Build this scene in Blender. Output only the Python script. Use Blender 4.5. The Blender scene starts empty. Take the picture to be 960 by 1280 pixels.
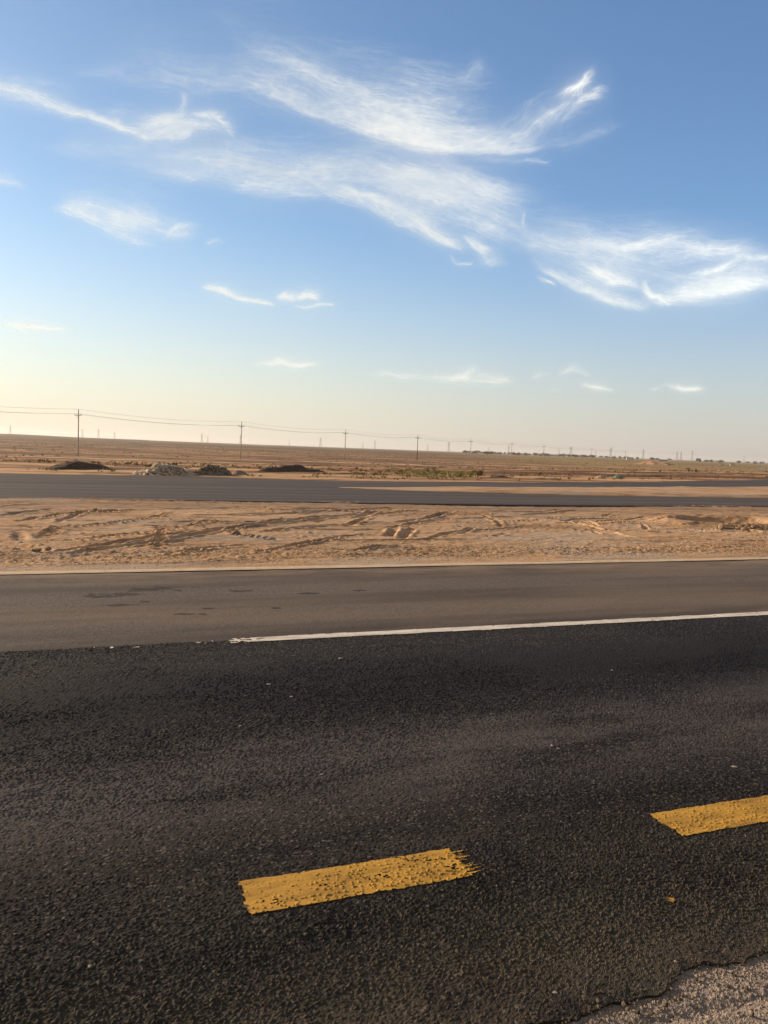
import bpy, math, random
import numpy as np
from mathutils import Matrix, Vector

R = math.radians
rng = np.random.default_rng(7)
random.seed(7)
scene = bpy.context.scene
COL = scene.collection

# ------------------------------------------------------------------ camera
# World axes follow the road: X along it, Y across it. The camera stands at the road's edge, 1.5 m up.
YAW, PITCH, ROLL, F = R(21.0), R(4.52), R(2.09), 1000.0
EYE = Vector((0.0, 0.0, 1.5))
cam_rot = Matrix.Rotation(-YAW, 4, 'Z') @ Matrix.Rotation(R(90) - PITCH, 4, 'X') @ Matrix.Rotation(ROLL, 4, 'Z')
cam_data = bpy.data.cameras.new('camera')
cam = bpy.data.objects.new('camera', cam_data)
COL.objects.link(cam)
cam.matrix_world = Matrix.Translation(EYE) @ cam_rot
cam_data.sensor_fit = 'VERTICAL'
cam_data.sensor_height = 36.0
cam_data.lens = 36.0 * F / 1280.0
cam_data.clip_start = 0.05
cam_data.clip_end = 250000
scene.camera = cam
M3 = np.array(cam_rot.to_3x3())


def ray(px, py):
    d = M3 @ np.array([(px - 480) / F, -(py - 640) / F, -1.0])
    return d / np.linalg.norm(d)


def flat(px, py, z=0.0):
    """ground point of a sight line on a level plane (used once, to survey the site)"""
    d = ray(px, py)
    t = (z - EYE.z) / d[2]
    return d[0] * t, d[1] * t


# ------------------------------------------------------------------ noise
def _h(ix, iy, seed):
    ix, iy = np.asarray(ix), np.asarray(iy)
    n = (ix.astype(np.int64) * 374761393 + iy.astype(np.int64) * 668265263 + seed * 1442695041) & 0xFFFFFFFF
    n = ((n ^ (n >> 13)) * 1274126177) & 0xFFFFFFFF
    n = ((n ^ (n >> 16)) * 2246822519) & 0xFFFFFFFF
    return ((n ^ (n >> 15)) & 0xFFFFFF) / float(0x1000000)


def vnoise(x, y, seed=0):
    x, y = np.broadcast_arrays(np.asarray(x, float), np.asarray(y, float))
    ix, iy = np.floor(x), np.floor(y)
    fx, fy = x - ix, y - iy
    fx, fy = fx * fx * (3 - 2 * fx), fy * fy * (3 - 2 * fy)
    a, b = _h(ix, iy, seed), _h(ix + 1, iy, seed)
    c, d = _h(ix, iy + 1, seed), _h(ix + 1, iy + 1, seed)
    return (a + (b - a) * fx) * (1 - fy) + (c + (d - c) * fx) * fy


def fbm(x, y, seed=0, octs=4, gain=.5):
    s, a, t = 0.0, 1.0, 0.0
    for o in range(octs):
        s = s + a * vnoise(x * 2 ** o + 17.3 * o, y * 2 ** o - 9.1 * o, seed + o)
        t += a
        a *= gain
    return s / t


def worley(x, y, seed=0):
    """distance to the nearest jittered cell point and that cell's random number"""
    ix, iy = np.floor(x), np.floor(y)
    best = np.full(x.shape, 9.0)
    rid = np.zeros(x.shape)
    for dx in (-1, 0, 1):
        for dy in (-1, 0, 1):
            cx, cy = ix + dx, iy + dy
            d = (x - cx - _h(cx, cy, seed)) ** 2 + (y - cy - _h(cx, cy, seed + 1)) ** 2
            m = d < best
            best = np.where(m, d, best)
            rid = np.where(m, _h(cx, cy, seed + 2), rid)
    return np.sqrt(best), rid


def sstep(a, b, x):
    t = np.clip((x - a) / (b - a), 0, 1)
    return t * t * (3 - 2 * t)


# ------------------------------------------------------------------ meshes
def mesh_np(name, V, Fq, mat=None, smooth=True, parent=None, mats=None):
    V = np.asarray(V, np.float32).reshape(-1, 3)
    Fq = np.asarray(Fq, np.int32)
    k = Fq.shape[1]
    me = bpy.data.meshes.new(name)
    me.vertices.add(len(V))
    me.vertices.foreach_set('co', V.ravel())
    me.loops.add(Fq.size)
    me.loops.foreach_set('vertex_index', Fq.ravel())
    me.polygons.add(len(Fq))
    me.polygons.foreach_set('loop_start', np.arange(0, Fq.size, k, dtype=np.int32))
    me.polygons.foreach_set('loop_total', np.full(len(Fq), k, np.int32))
    me.polygons.foreach_set('use_smooth', np.full(len(Fq), smooth, bool))
    me.update(calc_edges=True)
    if mat:
        me.materials.append(mat)
    o = bpy.data.objects.new(name, me)
    COL.objects.link(o)
    if parent:
        o.parent = parent
    return o


def grid_faces(n, m, mask=None):
    i = np.arange(n * m).reshape(n, m)
    f = np.stack([i[:-1, :-1], i[:-1, 1:], i[1:, 1:], i[1:, :-1]], -1).reshape(-1, 4)
    return f if mask is None else f[mask.reshape(-1)]


class Soup:
    """collects quads and triangles for one mesh"""
    def __init__(self):
        self.v, self.f = [], []

    def add(self, V, Fs):
        n = len(self.v)
        self.v.extend([tuple(p) for p in V])
        self.f.extend([tuple(i + n for i in f) for f in Fs])

    def box(self, c, s, rz=0.0):
        cs, sn = math.cos(rz), math.sin(rz)
        P = []
        for z in (-1, 1):
            for a, b in ((-1, -1), (1, -1), (1, 1), (-1, 1)):
                x, y = a * s[0] / 2, b * s[1] / 2
                P.append((c[0] + x * cs - y * sn, c[1] + x * sn + y * cs, c[2] + z * s[2] / 2))
        self.add(P, [(3, 2, 1, 0), (4, 5, 6, 7), (0, 1, 5, 4), (1, 2, 6, 5), (2, 3, 7, 6), (3, 0, 4, 7)])

    def tube(self, pts, r0, r1=None, n=6):
        pts = [Vector(p) for p in pts]
        r1 = r0 if r1 is None else r1
        P, Fs = [], []
        for k, p in enumerate(pts):
            t = (pts[min(k + 1, len(pts) - 1)] - pts[max(k - 1, 0)]).normalized()
            a = t.cross(Vector((0, 0, 1)) if abs(t.z) < .9 else Vector((1, 0, 0))).normalized()
            b = t.cross(a)
            r = r0 + (r1 - r0) * k / max(1, len(pts) - 1)
            for j in range(n):
                w = 2 * math.pi * j / n
                P.append(p + a * (r * math.cos(w)) + b * (r * math.sin(w)))
        for k in range(len(pts) - 1):
            for j in range(n):
                Fs.append((k * n + j, k * n + (j + 1) % n, (k + 1) * n + (j + 1) % n, (k + 1) * n + j))
        Fs.append(tuple(range(n - 1, -1, -1)))
        Fs.append(tuple((len(pts) - 1) * n + j for j in range(n)))
        self.add(P, Fs)

    def build(self, name, mat, parent=None, smooth=False):
        me = bpy.data.meshes.new(name)
        me.from_pydata(self.v, [], self.f)
        me.update()
        if smooth:
            me.polygons.foreach_set('use_smooth', np.ones(len(me.polygons), bool))
        me.materials.append(mat)
        o = bpy.data.objects.new(name, me)
        COL.objects.link(o)
        if parent:
            o.parent = parent
        return o


def tag(o, label=None, cat=None, group=None, kind=None):
    for k, v in (('label', label), ('category', cat), ('group', group), ('kind', kind)):
        if v:
            o[k] = v
    return o


def empty(name, loc, rz=0.0):
    o = bpy.data.objects.new(name, None)
    COL.objects.link(o)
    o.location = loc
    o.rotation_euler = (0, 0, rz)
    o.empty_display_size = .3
    return o


def copy_tree(o, parent=None):
    c = o.copy()
    COL.objects.link(c)
    if parent:
        c.parent = parent
    for ch in list(o.children):
        copy_tree(ch, c)
    return c


# ------------------------------------------------------------------ materials
class NT:
    def __init__(self, tree):
        self.t = tree
        self.n, self.l = tree.nodes, tree.links

    def new(self, typ, ins=None, **props):
        nd = self.n.new(typ)
        for k, v in props.items():
            setattr(nd, k, v)
        for k, v in (ins or {}).items():
            self.put(nd.inputs[k], v)
        return nd

    def put(self, sock, v):
        if isinstance(v, bpy.types.NodeSocket):
            self.l.new(v, sock)
        else:
            if isinstance(v, (tuple, list)) and sock.type == 'RGBA' and len(v) == 3:
                v = (*v, 1.0)
            sock.default_value = v

    def math(self, op, a, b=0.0, c=None, clamp=False):
        nd = self.new('ShaderNodeMath', {0: a, 1: b}, operation=op, use_clamp=clamp)
        if c is not None:
            self.put(nd.inputs[2], c)
        return nd.outputs[0]

    def vmath(self, op, a, b=None):
        nd = self.new('ShaderNodeVectorMath', {0: a}, operation=op)
        if b is not None:
            self.put(nd.inputs[1], b)
        return nd.outputs['Value'] if op in ('DOT_PRODUCT', 'LENGTH') else nd.outputs[0]

    def noise(self, vec, scale=1.0, detail=4.0, rough=.55, stretch=None, rot=0.0, dist=0.0, off=(0, 0, 0)):
        if stretch or rot or any(off):
            vec = self.new('ShaderNodeMapping', {'Vector': vec, 'Location': off, 'Rotation': (0, 0, rot),
                                                 'Scale': stretch or (1, 1, 1)}).outputs[0]
        return self.new('ShaderNodeTexNoise', {'Vector': vec, 'Scale': scale, 'Detail': detail,
                                               'Roughness': rough, 'Distortion': dist}).outputs['Fac']

    def ramp(self, x, lo, hi, a=0.0, b=1.0, smooth=True):
        return self.new('ShaderNodeMapRange', {'Value': x, 'From Min': lo, 'From Max': hi, 'To Min': a, 'To Max': b},
                        interpolation_type='SMOOTHSTEP' if smooth else 'LINEAR').outputs[0]

    def mix(self, f, a, b, blend='MIX'):
        nd = self.new('ShaderNodeMix', data_type='RGBA', blend_type=blend)
        self.put(nd.inputs[0], f)
        self.put(nd.inputs[6], a)
        self.put(nd.inputs[7], b)
        return nd.outputs[2]


def new_mat(name, rough=.9, spec=.3):
    m = bpy.data.materials.new(name)
    m.use_nodes = True
    t = NT(m.node_tree)
    bsdf = m.node_tree.nodes['Principled BSDF']
    bsdf.inputs['Roughness'].default_value = rough
    bsdf.inputs['Specular IOR Level'].default_value = spec
    pos = t.new('ShaderNodeNewGeometry').outputs['Position']
    return m, t, bsdf, pos


def bump(t, bsdf, h, strength=.5, dist=.01):
    t.l.new(t.new('ShaderNodeBump', {'Height': h, 'Strength': strength, 'Distance': dist}).outputs[0], bsdf.inputs['Normal'])


def simple_mat(name, c1, c2, scale=6.0, rough=.9, spec=.25, bmp=.0, stretch=None, dist=.01):
    m, t, b, pos = new_mat(name, rough, spec)
    co = t.new('ShaderNodeTexCoord').outputs['Object']
    n = t.noise(co, scale, 5, .6, stretch)
    t.put(b.inputs['Base Color'], t.mix(t.ramp(n, .3, .7), c1, c2))
    if bmp:
        bump(t, b, t.noise(co, scale * 4, 4, .6, stretch), bmp, dist)
    return m


def asphalt_mat():
    m, t, b, p = new_mat('dark_asphalt', .9, .12)
    sep = t.new('ShaderNodeSeparateXYZ', {0: p})
    y = sep.outputs['Y']
    vor = t.new('ShaderNodeTexVoronoi', {'Vector': p, 'Scale': 95.0}, feature='F1')
    stone = t.new('ShaderNodeSeparateColor', {0: vor.outputs['Color']}).outputs[0]
    fine = t.noise(p, 240, 3, .6)
    base = t.mix(t.ramp(stone, .45, 1.0), (.0145, .0112, .0094), (.042, .0335, .0280))
    base = t.mix(t.ramp(fine, .55, .8, 0, .45), base, (.066, .053, .044))
    base = t.mix(t.ramp(stone, .86, .97, 0, .8), base, (.125, .102, .082))
    # tyre-polished and dusty bands that run along the lane
    lane = t.noise(p, 1.0, 8, .70, (.16, 1.15, 1), off=(3, 1.7, 0))
    patch = t.noise(p, 1.4, 8, .72, (.4, 1.2, 1), dist=.0, off=(8, 4, 0))
    wheel = t.math('MULTIPLY', t.ramp(t.math('ABSOLUTE', t.math('SUBTRACT', y, 3.55)), .10, .80, 1, 0), t.ramp(patch, .32, .58))
    base = t.mix(t.math('MULTIPLY', wheel, .58), base, (.122, .102, .092))
    base = t.mix(t.ramp(lane, .50, .70, 0, .45), base, (.060, .048, .041))
    dk = t.math('MULTIPLY', t.ramp(t.math('ABSOLUTE', t.math('SUBTRACT', y, 4.75)), .1, .95, .75, 0), t.ramp(lane, .25, .55))
    base = t.mix(dk, base, (.0110, .0082, .0074))
    # fine sand caught between the stones near the broken edge
    sandy = t.math('MULTIPLY', t.ramp(y, 3.1, 1.9), t.ramp(t.noise(p, 2.2, 5, .6), .3, .65))
    base = t.mix(t.math('MULTIPLY', sandy, .55), base, (.076, .066, .045))
    edge = t.math('MULTIPLY', t.ramp(y, 2.25, 1.9), t.ramp(t.noise(p, 5, 4, .6), .35, .6))
    base = t.mix(t.math('MULTIPLY', edge, .35), base, (.10, .072, .048))
    # dried pale splashes
    sp = t.math('MULTIPLY', t.ramp(t.noise(p, 2.4, 6, .7, (1, 1.6, 1), off=(1.3, 7, 0)), .63, .72), t.ramp(fine, .4, .6))
    base = t.mix(t.math('MULTIPLY', sp, .5), base, (.15, .125, .105))
    t.put(b.inputs['Base Color'], base)
    t.put(b.inputs['Roughness'], t.ramp(stone, 0, 1, .70, .92))
    h = t.math('ADD', t.math('MULTIPLY', t.ramp(vor.outputs['Distance'], .55, .3), stone), t.math('MULTIPLY', fine, .6))
    bump(t, b, h, .5, .003)
    return m


def old_asphalt_mat():
    m, t, b, p = new_mat('worn_grey_asphalt', .9, .12)
    y = t.new('ShaderNodeSeparateXYZ', {0: p}).outputs['Y']
    vor = t.new('ShaderNodeTexVoronoi', {'Vector': p, 'Scale': 70.0}, feature='F1')
    stone = t.new('ShaderNodeSeparateColor', {0: vor.outputs['Color']}).outputs[0]
    fine = t.noise(p, 160, 3, .6)
    base = t.mix(stone, (.078, .062, .052), (.140, .113, .095))
    base = t.mix(t.ramp(fine, .58, .75, 0, .5), base, (.25, .20, .16))
    lane = t.noise(p, 1.0, 5, .6, (.10, 1.5, 1), off=(3, .7, 0))
    base = t.mix(t.ramp(lane, .40, .58, .6, 0), base, (.058, .045, .037))
    dust = t.noise(p, .5, 5, .6, (.3, 1.3, 1), off=(9, 2, 0))
    base = t.mix(t.ramp(dust, .42, .72, 0, .45), base, (.20, .14, .095))
    base = t.mix(t.math('MULTIPLY', t.ramp(y, 8.3, 9.5), t.ramp(t.noise(p, 2, 6, .7, (.25, 1, 1)), .38, .62, .05, .85)), base, (.24, .17, .115))
    near = t.math('MULTIPLY', t.ramp(y, 6.75, 6.2), t.ramp(t.noise(p, 3, 5, .6, (.25, 1.5, 1)), .35, .65))
    base = t.mix(t.math('MULTIPLY', near, .6), base, (.050, .039, .033))
    # tar drips
    wob = t.noise(p, 5, 4, .6)
    for (px, py, rx, ry) in ((148, 743, .26, .10), (128, 745, .12, .07), (197, 736, .36, .12), (150, 756, .18, .05), (240, 767, .13, .06),
                             (180, 752, .06, .04), (302, 738, .12, .05), (388, 742, .10, .07), (262, 760, .05, .04), (345, 760, .05, .05), (448, 738, .09, .05)):
        cx, cy = flat(px, py)
        d = t.vmath('LENGTH', t.new('ShaderNodeMapping', {'Vector': p, 'Location': (cx, cy, 0), 'Scale': (rx, ry, 10)},
                                    vector_type='TEXTURE').outputs[0])
        mk = t.ramp(t.math('ADD', d, t.math('MULTIPLY', t.math('SUBTRACT', wob, .5), 4.2)), .75, 1.05, .75, 0)
        base = t.mix(mk, base, (.030, .024, .022))
    t.put(b.inputs['Base Color'], base)
    bump(t, b, t.math('ADD', t.math('MULTIPLY', vor.outputs['Distance'], -1.0), t.math('MULTIPLY', fine, .5)), .5, .004)
    return m


def far_asphalt_mat():
    m, t, b, p = new_mat('far_grey_asphalt', .9, .12)
    base = t.mix(t.noise(p, 30, 4, .7), (.062, .051, .048), (.104, .087, .081))
    lane = t.noise(p, 1.0, 5, .6, (.02, .75, 1), off=(3, .7, 0))
    base = t.mix(t.ramp(lane, .40, .58, .7, 0), base, (.036, .029, .027))
    sw = t.noise(p, .5, 6, .68, (.12, 1.2, 1), off=(2, 6, 0))
    base = t.mix(t.ramp(sw, .56, .68, 0, .55), base, (.24, .165, .105))
    lane2 = t.noise(p, 1.0, 4, .6, (.03, 1.1, 1), off=(7, 3.7, 0))
    base = t.mix(t.ramp(lane2, .48, .74, 0, .5), base, (.125, .092, .072))
    base = t.mix(t.ramp(t.noise(p, 7, 3, .5, (.25, 1, 1)), .70, .78, 0, .5), base, (.26, .24, .22))
    t.put(b.inputs['Base Color'], base)
    bump(t, b, t.noise(p, 60, 3, .6), .4, .004)
    return m


def sand_mat(name, gravel=True):
    m, t, b, p = new_mat(name, .95, .12)
    big = t.noise(p, .35, 5, .6, (.6, 1, 1))
    mid = t.noise(p, 2.3, 5, .6, (.6, 1.2, 1))
    fine = t.noise(p, 38, 4, .65)
    base = t.mix(t.ramp(big, .32, .68), (.40, .232, .118), (.53, .328, .180))
    base = t.mix(t.ramp(mid, .40, .70, 0, .6), base, (.54, .375, .24))
    base = t.mix(t.ramp(fine, .50, .70, 0, .6), base, (.19, .105, .055))
    st_ = t.noise(p, 1.0, 6, .68, (.5, 3.0, 1), rot=R(12), off=(2, 5, 0))
    base = t.mix(t.ramp(st_, .50, .62, 0, .65), base, (.20, .115, .062))
    mo_ = t.noise(p, .55, 7, .68, (.5, 1.4, 1), off=(5, 3, 0))
    base = t.mix(t.ramp(mo_, .50, .62, 0, .55), base, (.23, .140, .080))
    gy_ = t.noise(p, .8, 6, .66, (.4, 1.3, 1), off=(15, 8, 0))
    base = t.mix(t.ramp(gy_, .50, .62, 0, .65), base, (.38, .305, .235))
    if gravel:
        yy_ = t.new('ShaderNodeSeparateXYZ', {0: p}).outputs['Y']
        base = t.mix(t.math('MULTIPLY', t.ramp(yy_, 16.5, 19.0), t.ramp(t.noise(p, 1.2, 6, .7, (.3, 1, 1)), .35, .6, .2, .8)), base, (.22, .135, .080))
    h = fine
    if gravel:
        y = t.new('ShaderNodeSeparateXYZ', {0: p}).outputs['Y']
        vor = t.new('ShaderNodeTexVoronoi', {'Vector': p, 'Scale': 26.0}, feature='F1')
        c = t.new('ShaderNodeSeparateColor', {0: vor.outputs['Color']})
        g = t.math('MULTIPLY', t.ramp(y, 13.2, 10.6), t.ramp(c.outputs[1], .25, .4))
        g = t.math('MULTIPLY', g, t.ramp(vor.outputs['Distance'], .42, .30))
        st = t.mix(c.outputs[0], (.10, .058, .034), (.62, .45, .30))
        base = t.mix(t.math('MULTIPLY', g, .8), base, st)
        h = t.math('ADD', fine, t.math('MULTIPLY', g, 1.6))
    t.put(b.inputs['Base Color'], base)
    bump(t, b, h, .6, .012)
    return m


def field_mat():
    m, t, b, p = new_mat('desert_field_soil', .95, .1)
    sep = t.new('ShaderNodeSeparateXYZ', {0: p})
    dist = t.vmath('LENGTH', p)
    base = t.mix(t.ramp(t.noise(p, .06, 6, .62, (.5, 1, 1)), .35, .65), (.44, .240, .112), (.62, .37, .185))
    # ploughed strips, tracks and damp lines; two families of directions
    s1 = t.noise(p, 1.0, 7, .68, (.005, .06, 1), rot=R(4))
    s2 = t.noise(p, 1.0, 7, .68, (.06, .007, 1), rot=R(14), off=(3, 11, 0))
    s3 = t.noise(p, 1.0, 6, .65, (.02, .30, 1), rot=R(-7), off=(13, 1, 0))
    s4 = t.noise(p, 1.0, 6, .65, (.012, .16, 1), rot=R(-12), off=(1, 41, 0))
    base = t.mix(t.ramp(s1, .47, .54, 0, .9), base, (.085, .044, .024))
    base = t.mix(t.ramp(s2, .50, .56, 0, .8), base, (.095, .050, .027))
    base = t.mix(t.ramp(s4, .50, .57, 0, .75), base, (.12, .064, .034))
    base = t.mix(t.ramp(s3, .52, .60, 0, .9), base, (.62, .40, .215))
    s6 = t.noise(p, 1.0, 7, .7, (.03, .14, 1), rot=R(9), off=(31, 17, 0))
    base = t.mix(t.ramp(s6, .50, .58, 0, .7), base, (.24, .105, .050))
    s7 = t.noise(p, 1.0, 7, .72, (.05, .5, 1), rot=R(-3), off=(3, 57, 0))
    base = t.mix(t.ramp(s7, .54, .60, 0, .8), base, (.075, .042, .024))
    tr = t.noise(p, .9, 5, .7, (.35, 1, 1))
    base = t.mix(t.ramp(tr, .54, .66, 0, .5), base, (.13, .085, .042))
    # thin cover of low plants, thicker with distance and towards the right
    gr = t.noise(p, .028, 7, .68, (.5, 1.2, 1), off=(4, 9, 0))
    right = t.ramp(t.math('SUBTRACT', sep.outputs['X'], t.math('MULTIPLY', sep.outputs['Y'], .40)), -20, 160)
    gf = t.math('MULTIPLY', t.ramp(dist, 90, 420), t.ramp(gr, .40, .58, .10, 1))
    gf = t.math('MULTIPLY', gf, t.math('ADD', .28, t.math('MULTIPLY', right, .68)))
    base = t.mix(gf, base, t.mix(right, (.135, .098, .038), (.34, .255, .085)))
    s5 = t.noise(p, 1.0, 5, .65, (.002, .012, 1), rot=R(6), off=(7, 3, 0))
    far = t.math('MULTIPLY', t.ramp(dist, 160, 800), t.ramp(s5, .38, .6, .95, .45))
    base = t.mix(t.math('MULTIPLY', far, t.math('SUBTRACT', .85, t.math('MULTIPLY', right, .35))), base, (.068, .044, .021))
    t.put(b.inputs['Base Color'], base)
    bump(t, b, t.math('ADD', t.noise(p, 3.0, 5, .7), t.noise(p, 22, 3, .6)), .7, .06)
    return m


def paint_mat(name, col, dirt):
    m, t, b, p = new_mat(name, .75, .3)
    n1 = t.noise(p, 9, 6, .7, (.45, 1.6, 1))
    n2 = t.noise(p, 70, 4, .65)
    base = t.mix(t.ramp(n1, .38, .70), col, tuple(c * .58 for c in col))
    base = t.mix(t.ramp(n2, .60, .74, 0, .4), base, dirt)
    t.put(b.inputs['Base Color'], base)
    bump(t, b, t.noise(p, 130, 4, .65), .3, .002)
    return m


MAT = dict(
    asphalt=asphalt_mat(), old=old_asphalt_mat(), far=far_asphalt_mat(), sand=sand_mat('median_sand'),
    sand2=sand_mat('island_sand', False), field=field_mat(),
    yellow=paint_mat('yellow_road_paint', (.49, .258, .033), (.22, .120, .032)),
    white=paint_mat('white_road_paint', (.66, .58, .49), (.28, .23, .185)),
    shoulder=simple_mat('compacted_gravel', (.17, .130, .100), (.35, .275, .215), 60, bmp=.8, dist=.006),
    drift=simple_mat('windblown_sand', (.46, .33, .21), (.58, .44, .30), 6, bmp=.4),
    soil=simple_mat('dark_dug_soil', (.050, .030, .018), (.115, .068, .039), 5, bmp=.9, dist=.03),
    rock=simple_mat('pale_broken_rock', (.26, .20, .135), (.68, .56, .41), 9, bmp=.6, dist=.02),
    grey_rock=simple_mat('grey_broken_rock', (.105, .080, .055), (.26, .205, .14), 9, bmp=.6, dist=.02),
    clod=simple_mat('earth_clod', (.20, .125, .075), (.33, .225, .14), 12, bmp=.6, dist=.02),
    concrete=simple_mat('pale_concrete', (.34, .30, .25), (.50, .45, .38), 3),
    wood=simple_mat('weathered_wood', (.07, .045, .03), (.13, .085, .055), 3, stretch=(6, 6, .5)),
    steel=simple_mat('galvanised_steel', (.20, .20, .20), (.32, .32, .32), 2, rough=.6),
    porcelain=simple_mat('brown_porcelain', (.10, .05, .03), (.16, .08, .05), 4, rough=.3),
    wire=simple_mat('aluminium_wire', (.16, .15, .14), (.24, .23, .22), 2, rough=.6),
    leaf=simple_mat('green_leaves', (.13, .165, .022), (.30, .29, .07), 2.5, spec=.2),
    dry=simple_mat('dry_scrub', (.12, .085, .036), (.27, .20, .085), 1.2),
    olive=simple_mat('dark_tree_leaves', (.034, .046, .020), (.085, .092, .040), .8, spec=.2),
    bark=simple_mat('bark', (.06, .042, .03), (.11, .08, .055), 5),
    plaster=simple_mat('white_plaster', (.60, .56, .50), (.72, .68, .62), .6),
    roof=simple_mat('flat_grey_roof', (.20, .18, .16), (.28, .26, .23), .7),
    dark=simple_mat('dark_opening', (.02, .02, .02), (.035, .033, .03), 1, rough=.3, spec=.5),
    tarp=simple_mat('teal_tarpaulin', (.20, .26, .18), (.27, .32, .23), 4, rough=.5, spec=.4),
    pebble=simple_mat('pale_stone', (.20, .165, .13), (.33, .28, .23), 30),
    grain=simple_mat('edge_gravel', (.02, .0155, .012), (.16, .115, .075), 30),
)

# ------------------------------------------------------------------ the site, surveyed from the photo
V_EDGE, V_LINE, V_OLD, V_FAR = 1.80, 6.10, 9.55, 19.9
top_px = [(-260, 585), (0, 592.5), (240, 597), (440, 602), (680, 603.8), (820, 602.5), (960, 600.2)]
isl_top_px = [(425, 610.2), (520, 610.7), (680, 611.4), (820, 611), (960, 609.8)]
isl_bot_px = [(425, 610.8), (520, 614.8), (680, 619.4), (820, 621.6), (960, 623.6)]


def survey(pts):
    a = np.array([flat(*p) for p in pts])
    return a[:, 0], a[:, 1]


def extended(pts, far=150.0):
    xs, ys = survey(pts)
    s0 = (ys[1] - ys[0]) / (xs[1] - xs[0])
    s1 = (ys[-1] - ys[-2]) / (xs[-1] - xs[-2])
    return np.r_[xs[0] - far, xs, xs[-1] + far], np.r_[ys[0] - s0 * far, ys, ys[-1] + s1 * far]


TX, TY = extended(top_px)


def v_top(x):
    return np.interp(x, TX, TY)


nb = np.interp(630, [0, 240, 460, 680, 960], [0, 0, 0, 0, 0])
near_px = [(0, 625), (240, 627.3), (460, 630.8), (680, 633.2), (960, 634.8)]
NX, NY = extended(near_px)


def v_near(x):
    return np.interp(x, NX, NY)


def ground_z(x, y):
    x, y = np.broadcast_arrays(np.asarray(x, float), np.asarray(y, float))
    r = np.hypot(x, y)
    d = y - v_top(x)
    side = np.maximum(d, np.where(y < 0, np.abs(y) - 6, -1e9))
    z = -.05 - 2.15 * sstep(4, 115, side)
    # rolling, ploughed ground
    amp = sstep(.5, 14, d)
    z = z + amp * (.16 * (fbm(x * .012, y * .10, 3, 4) - .5) + .10 * (fbm(x * .25, y * .4, 11, 4) - .5))
    z = z + sstep(0, 3, d) * .05 * (fbm(x * .9, y * .9, 12, 4) - .5)
    z = z + sstep(60, 300, d) * .7 * (fbm(x * .004, y * .02, 5, 4) - .5)
    # the land climbs very slightly towards the left horizon
    az = np.degrees(np.arctan2(x, y))
    z = z + sstep(600, 2600, r) * (1 - sstep(-14, 14, az)) * 9.5
    z = z + sstep(700, 2400, r) * 3.0 * (fbm(az * .35, r * .0004, 8, 3) - .5)
    # low orange earthwork on the right
    z = np.where(d < .0, -.22, z)
    return z


def at(px, py, tmin=2.0, tmax=6000.0, h=0.0):
    """where the sight line of a photo pixel meets the ground (surveying)"""
    d = ray(px, py)
    ts = np.geomspace(tmin, tmax, 6000)
    P = np.array(EYE)[:, None] + d[:, None] * ts
    g = ground_z(P[0], P[1])
    g = np.where(P[1] < v_top(P[0]), 0.0, g) + h
    hit = np.nonzero(P[2] < g)[0]
    i = hit[0] if len(hit) else -1
    return Vector((P[0, i], P[1, i], float(g[i])))


# ---- desert ground: one sheet to the horizon
head = 21.0
az = np.r_[np.linspace(-180, -56, 40)[:-1], np.linspace(-56, 56, 1300), np.linspace(56, 180, 40)[1:]] + head
rad = np.r_[np.array([0.0, 4, 8, 14, 20, 25]), np.geomspace(28, 120, 330), np.geomspace(120, 9000, 230)[1:]]
RR, AA = np.meshgrid(rad, np.radians(az), indexing='ij')
GX, GY = RR * np.sin(AA), RR * np.cos(AA)
go = mesh_np('desert_ground', np.stack([GX, GY, ground_z(GX, GY)], -1), grid_faces(*GX.shape)[:, ::-1], MAT['field'])
tag(go, kind='structure')


# ---- dark asphalt of the near carriageway
def facets(x, y, seed):
    """angular chippings: each cell a tilted little plane with a steep rim"""
    ix, iy = np.floor(x), np.floor(y)
    best = np.full(x.shape, 9.0)
    bx, by = np.zeros(x.shape), np.zeros(x.shape)
    qx, qy = np.zeros(x.shape), np.zeros(x.shape)
    for dx in (-1, 0, 1):
        for dy in (-1, 0, 1):
            cx, cy = ix + dx, iy + dy
            ex, ey = x - cx - _h(cx, cy, seed), y - cy - _h(cx, cy, seed + 1)
            a = _h(cx, cy, seed + 5) * 3.14
            u, v = np.abs(ex * np.cos(a) + ey * np.sin(a)), np.abs(-ex * np.sin(a) + ey * np.cos(a)) * 1.35
            d = np.maximum(np.maximum(u, v), (u + v) * .75)
            m = d < best
            best = np.where(m, d, best)
            bx, by = np.where(m, cx, bx), np.where(m, cy, by)
            qx, qy = np.where(m, ex, qx), np.where(m, ey, qy)
    r = _h(bx, by, seed + 2)
    tilt = (qx * (_h(bx, by, seed + 3) - .5) + qy * (_h(bx, by, seed + 4) - .5)) * 1.9
    return sstep(.55, .34, best) * np.clip(r ** 1.6 + tilt, -.3, 1.4)


def stones(x, y):
    a = facets(x * 72, y * 72, 21)
    b = facets(x * 160 + 3, y * 160, 31)
    coarse = .55 + .45 * sstep(.35, .65, fbm(x * .9, y * 2.0, 41, 4)) + .80 * sstep(2.9, 2.1, y)
    return (.0044 * a + .0020 * b) * coarse + .006 * (fbm(x * 2.2, y * 2.2, 44, 3) - .5)


EDGE = np.array([flat(*q) for q in ((560, 1296), (640, 1284), (712, 1274), (758, 1256), (838, 1234), (856, 1209), (900, 1202), (960, 1191), (1040, 1183))])


def vedge(x):
    v = np.interp(x, EDGE[:, 0], EDGE[:, 1])
    out = sstep(2.1, 3.2, x) + sstep(1.0, 0, x)
    v = v * (1 - out) + V_EDGE * out + out * .16 * (fbm(x * 1.1, 0 * x, 51, 4) - .5)
    return v + .035 * (fbm(x * 7, 0 * x + 3, 52, 4) - .5) + .030 * (fbm(x * 26, 0 * x + 5, 57, 3) - .5)


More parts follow.
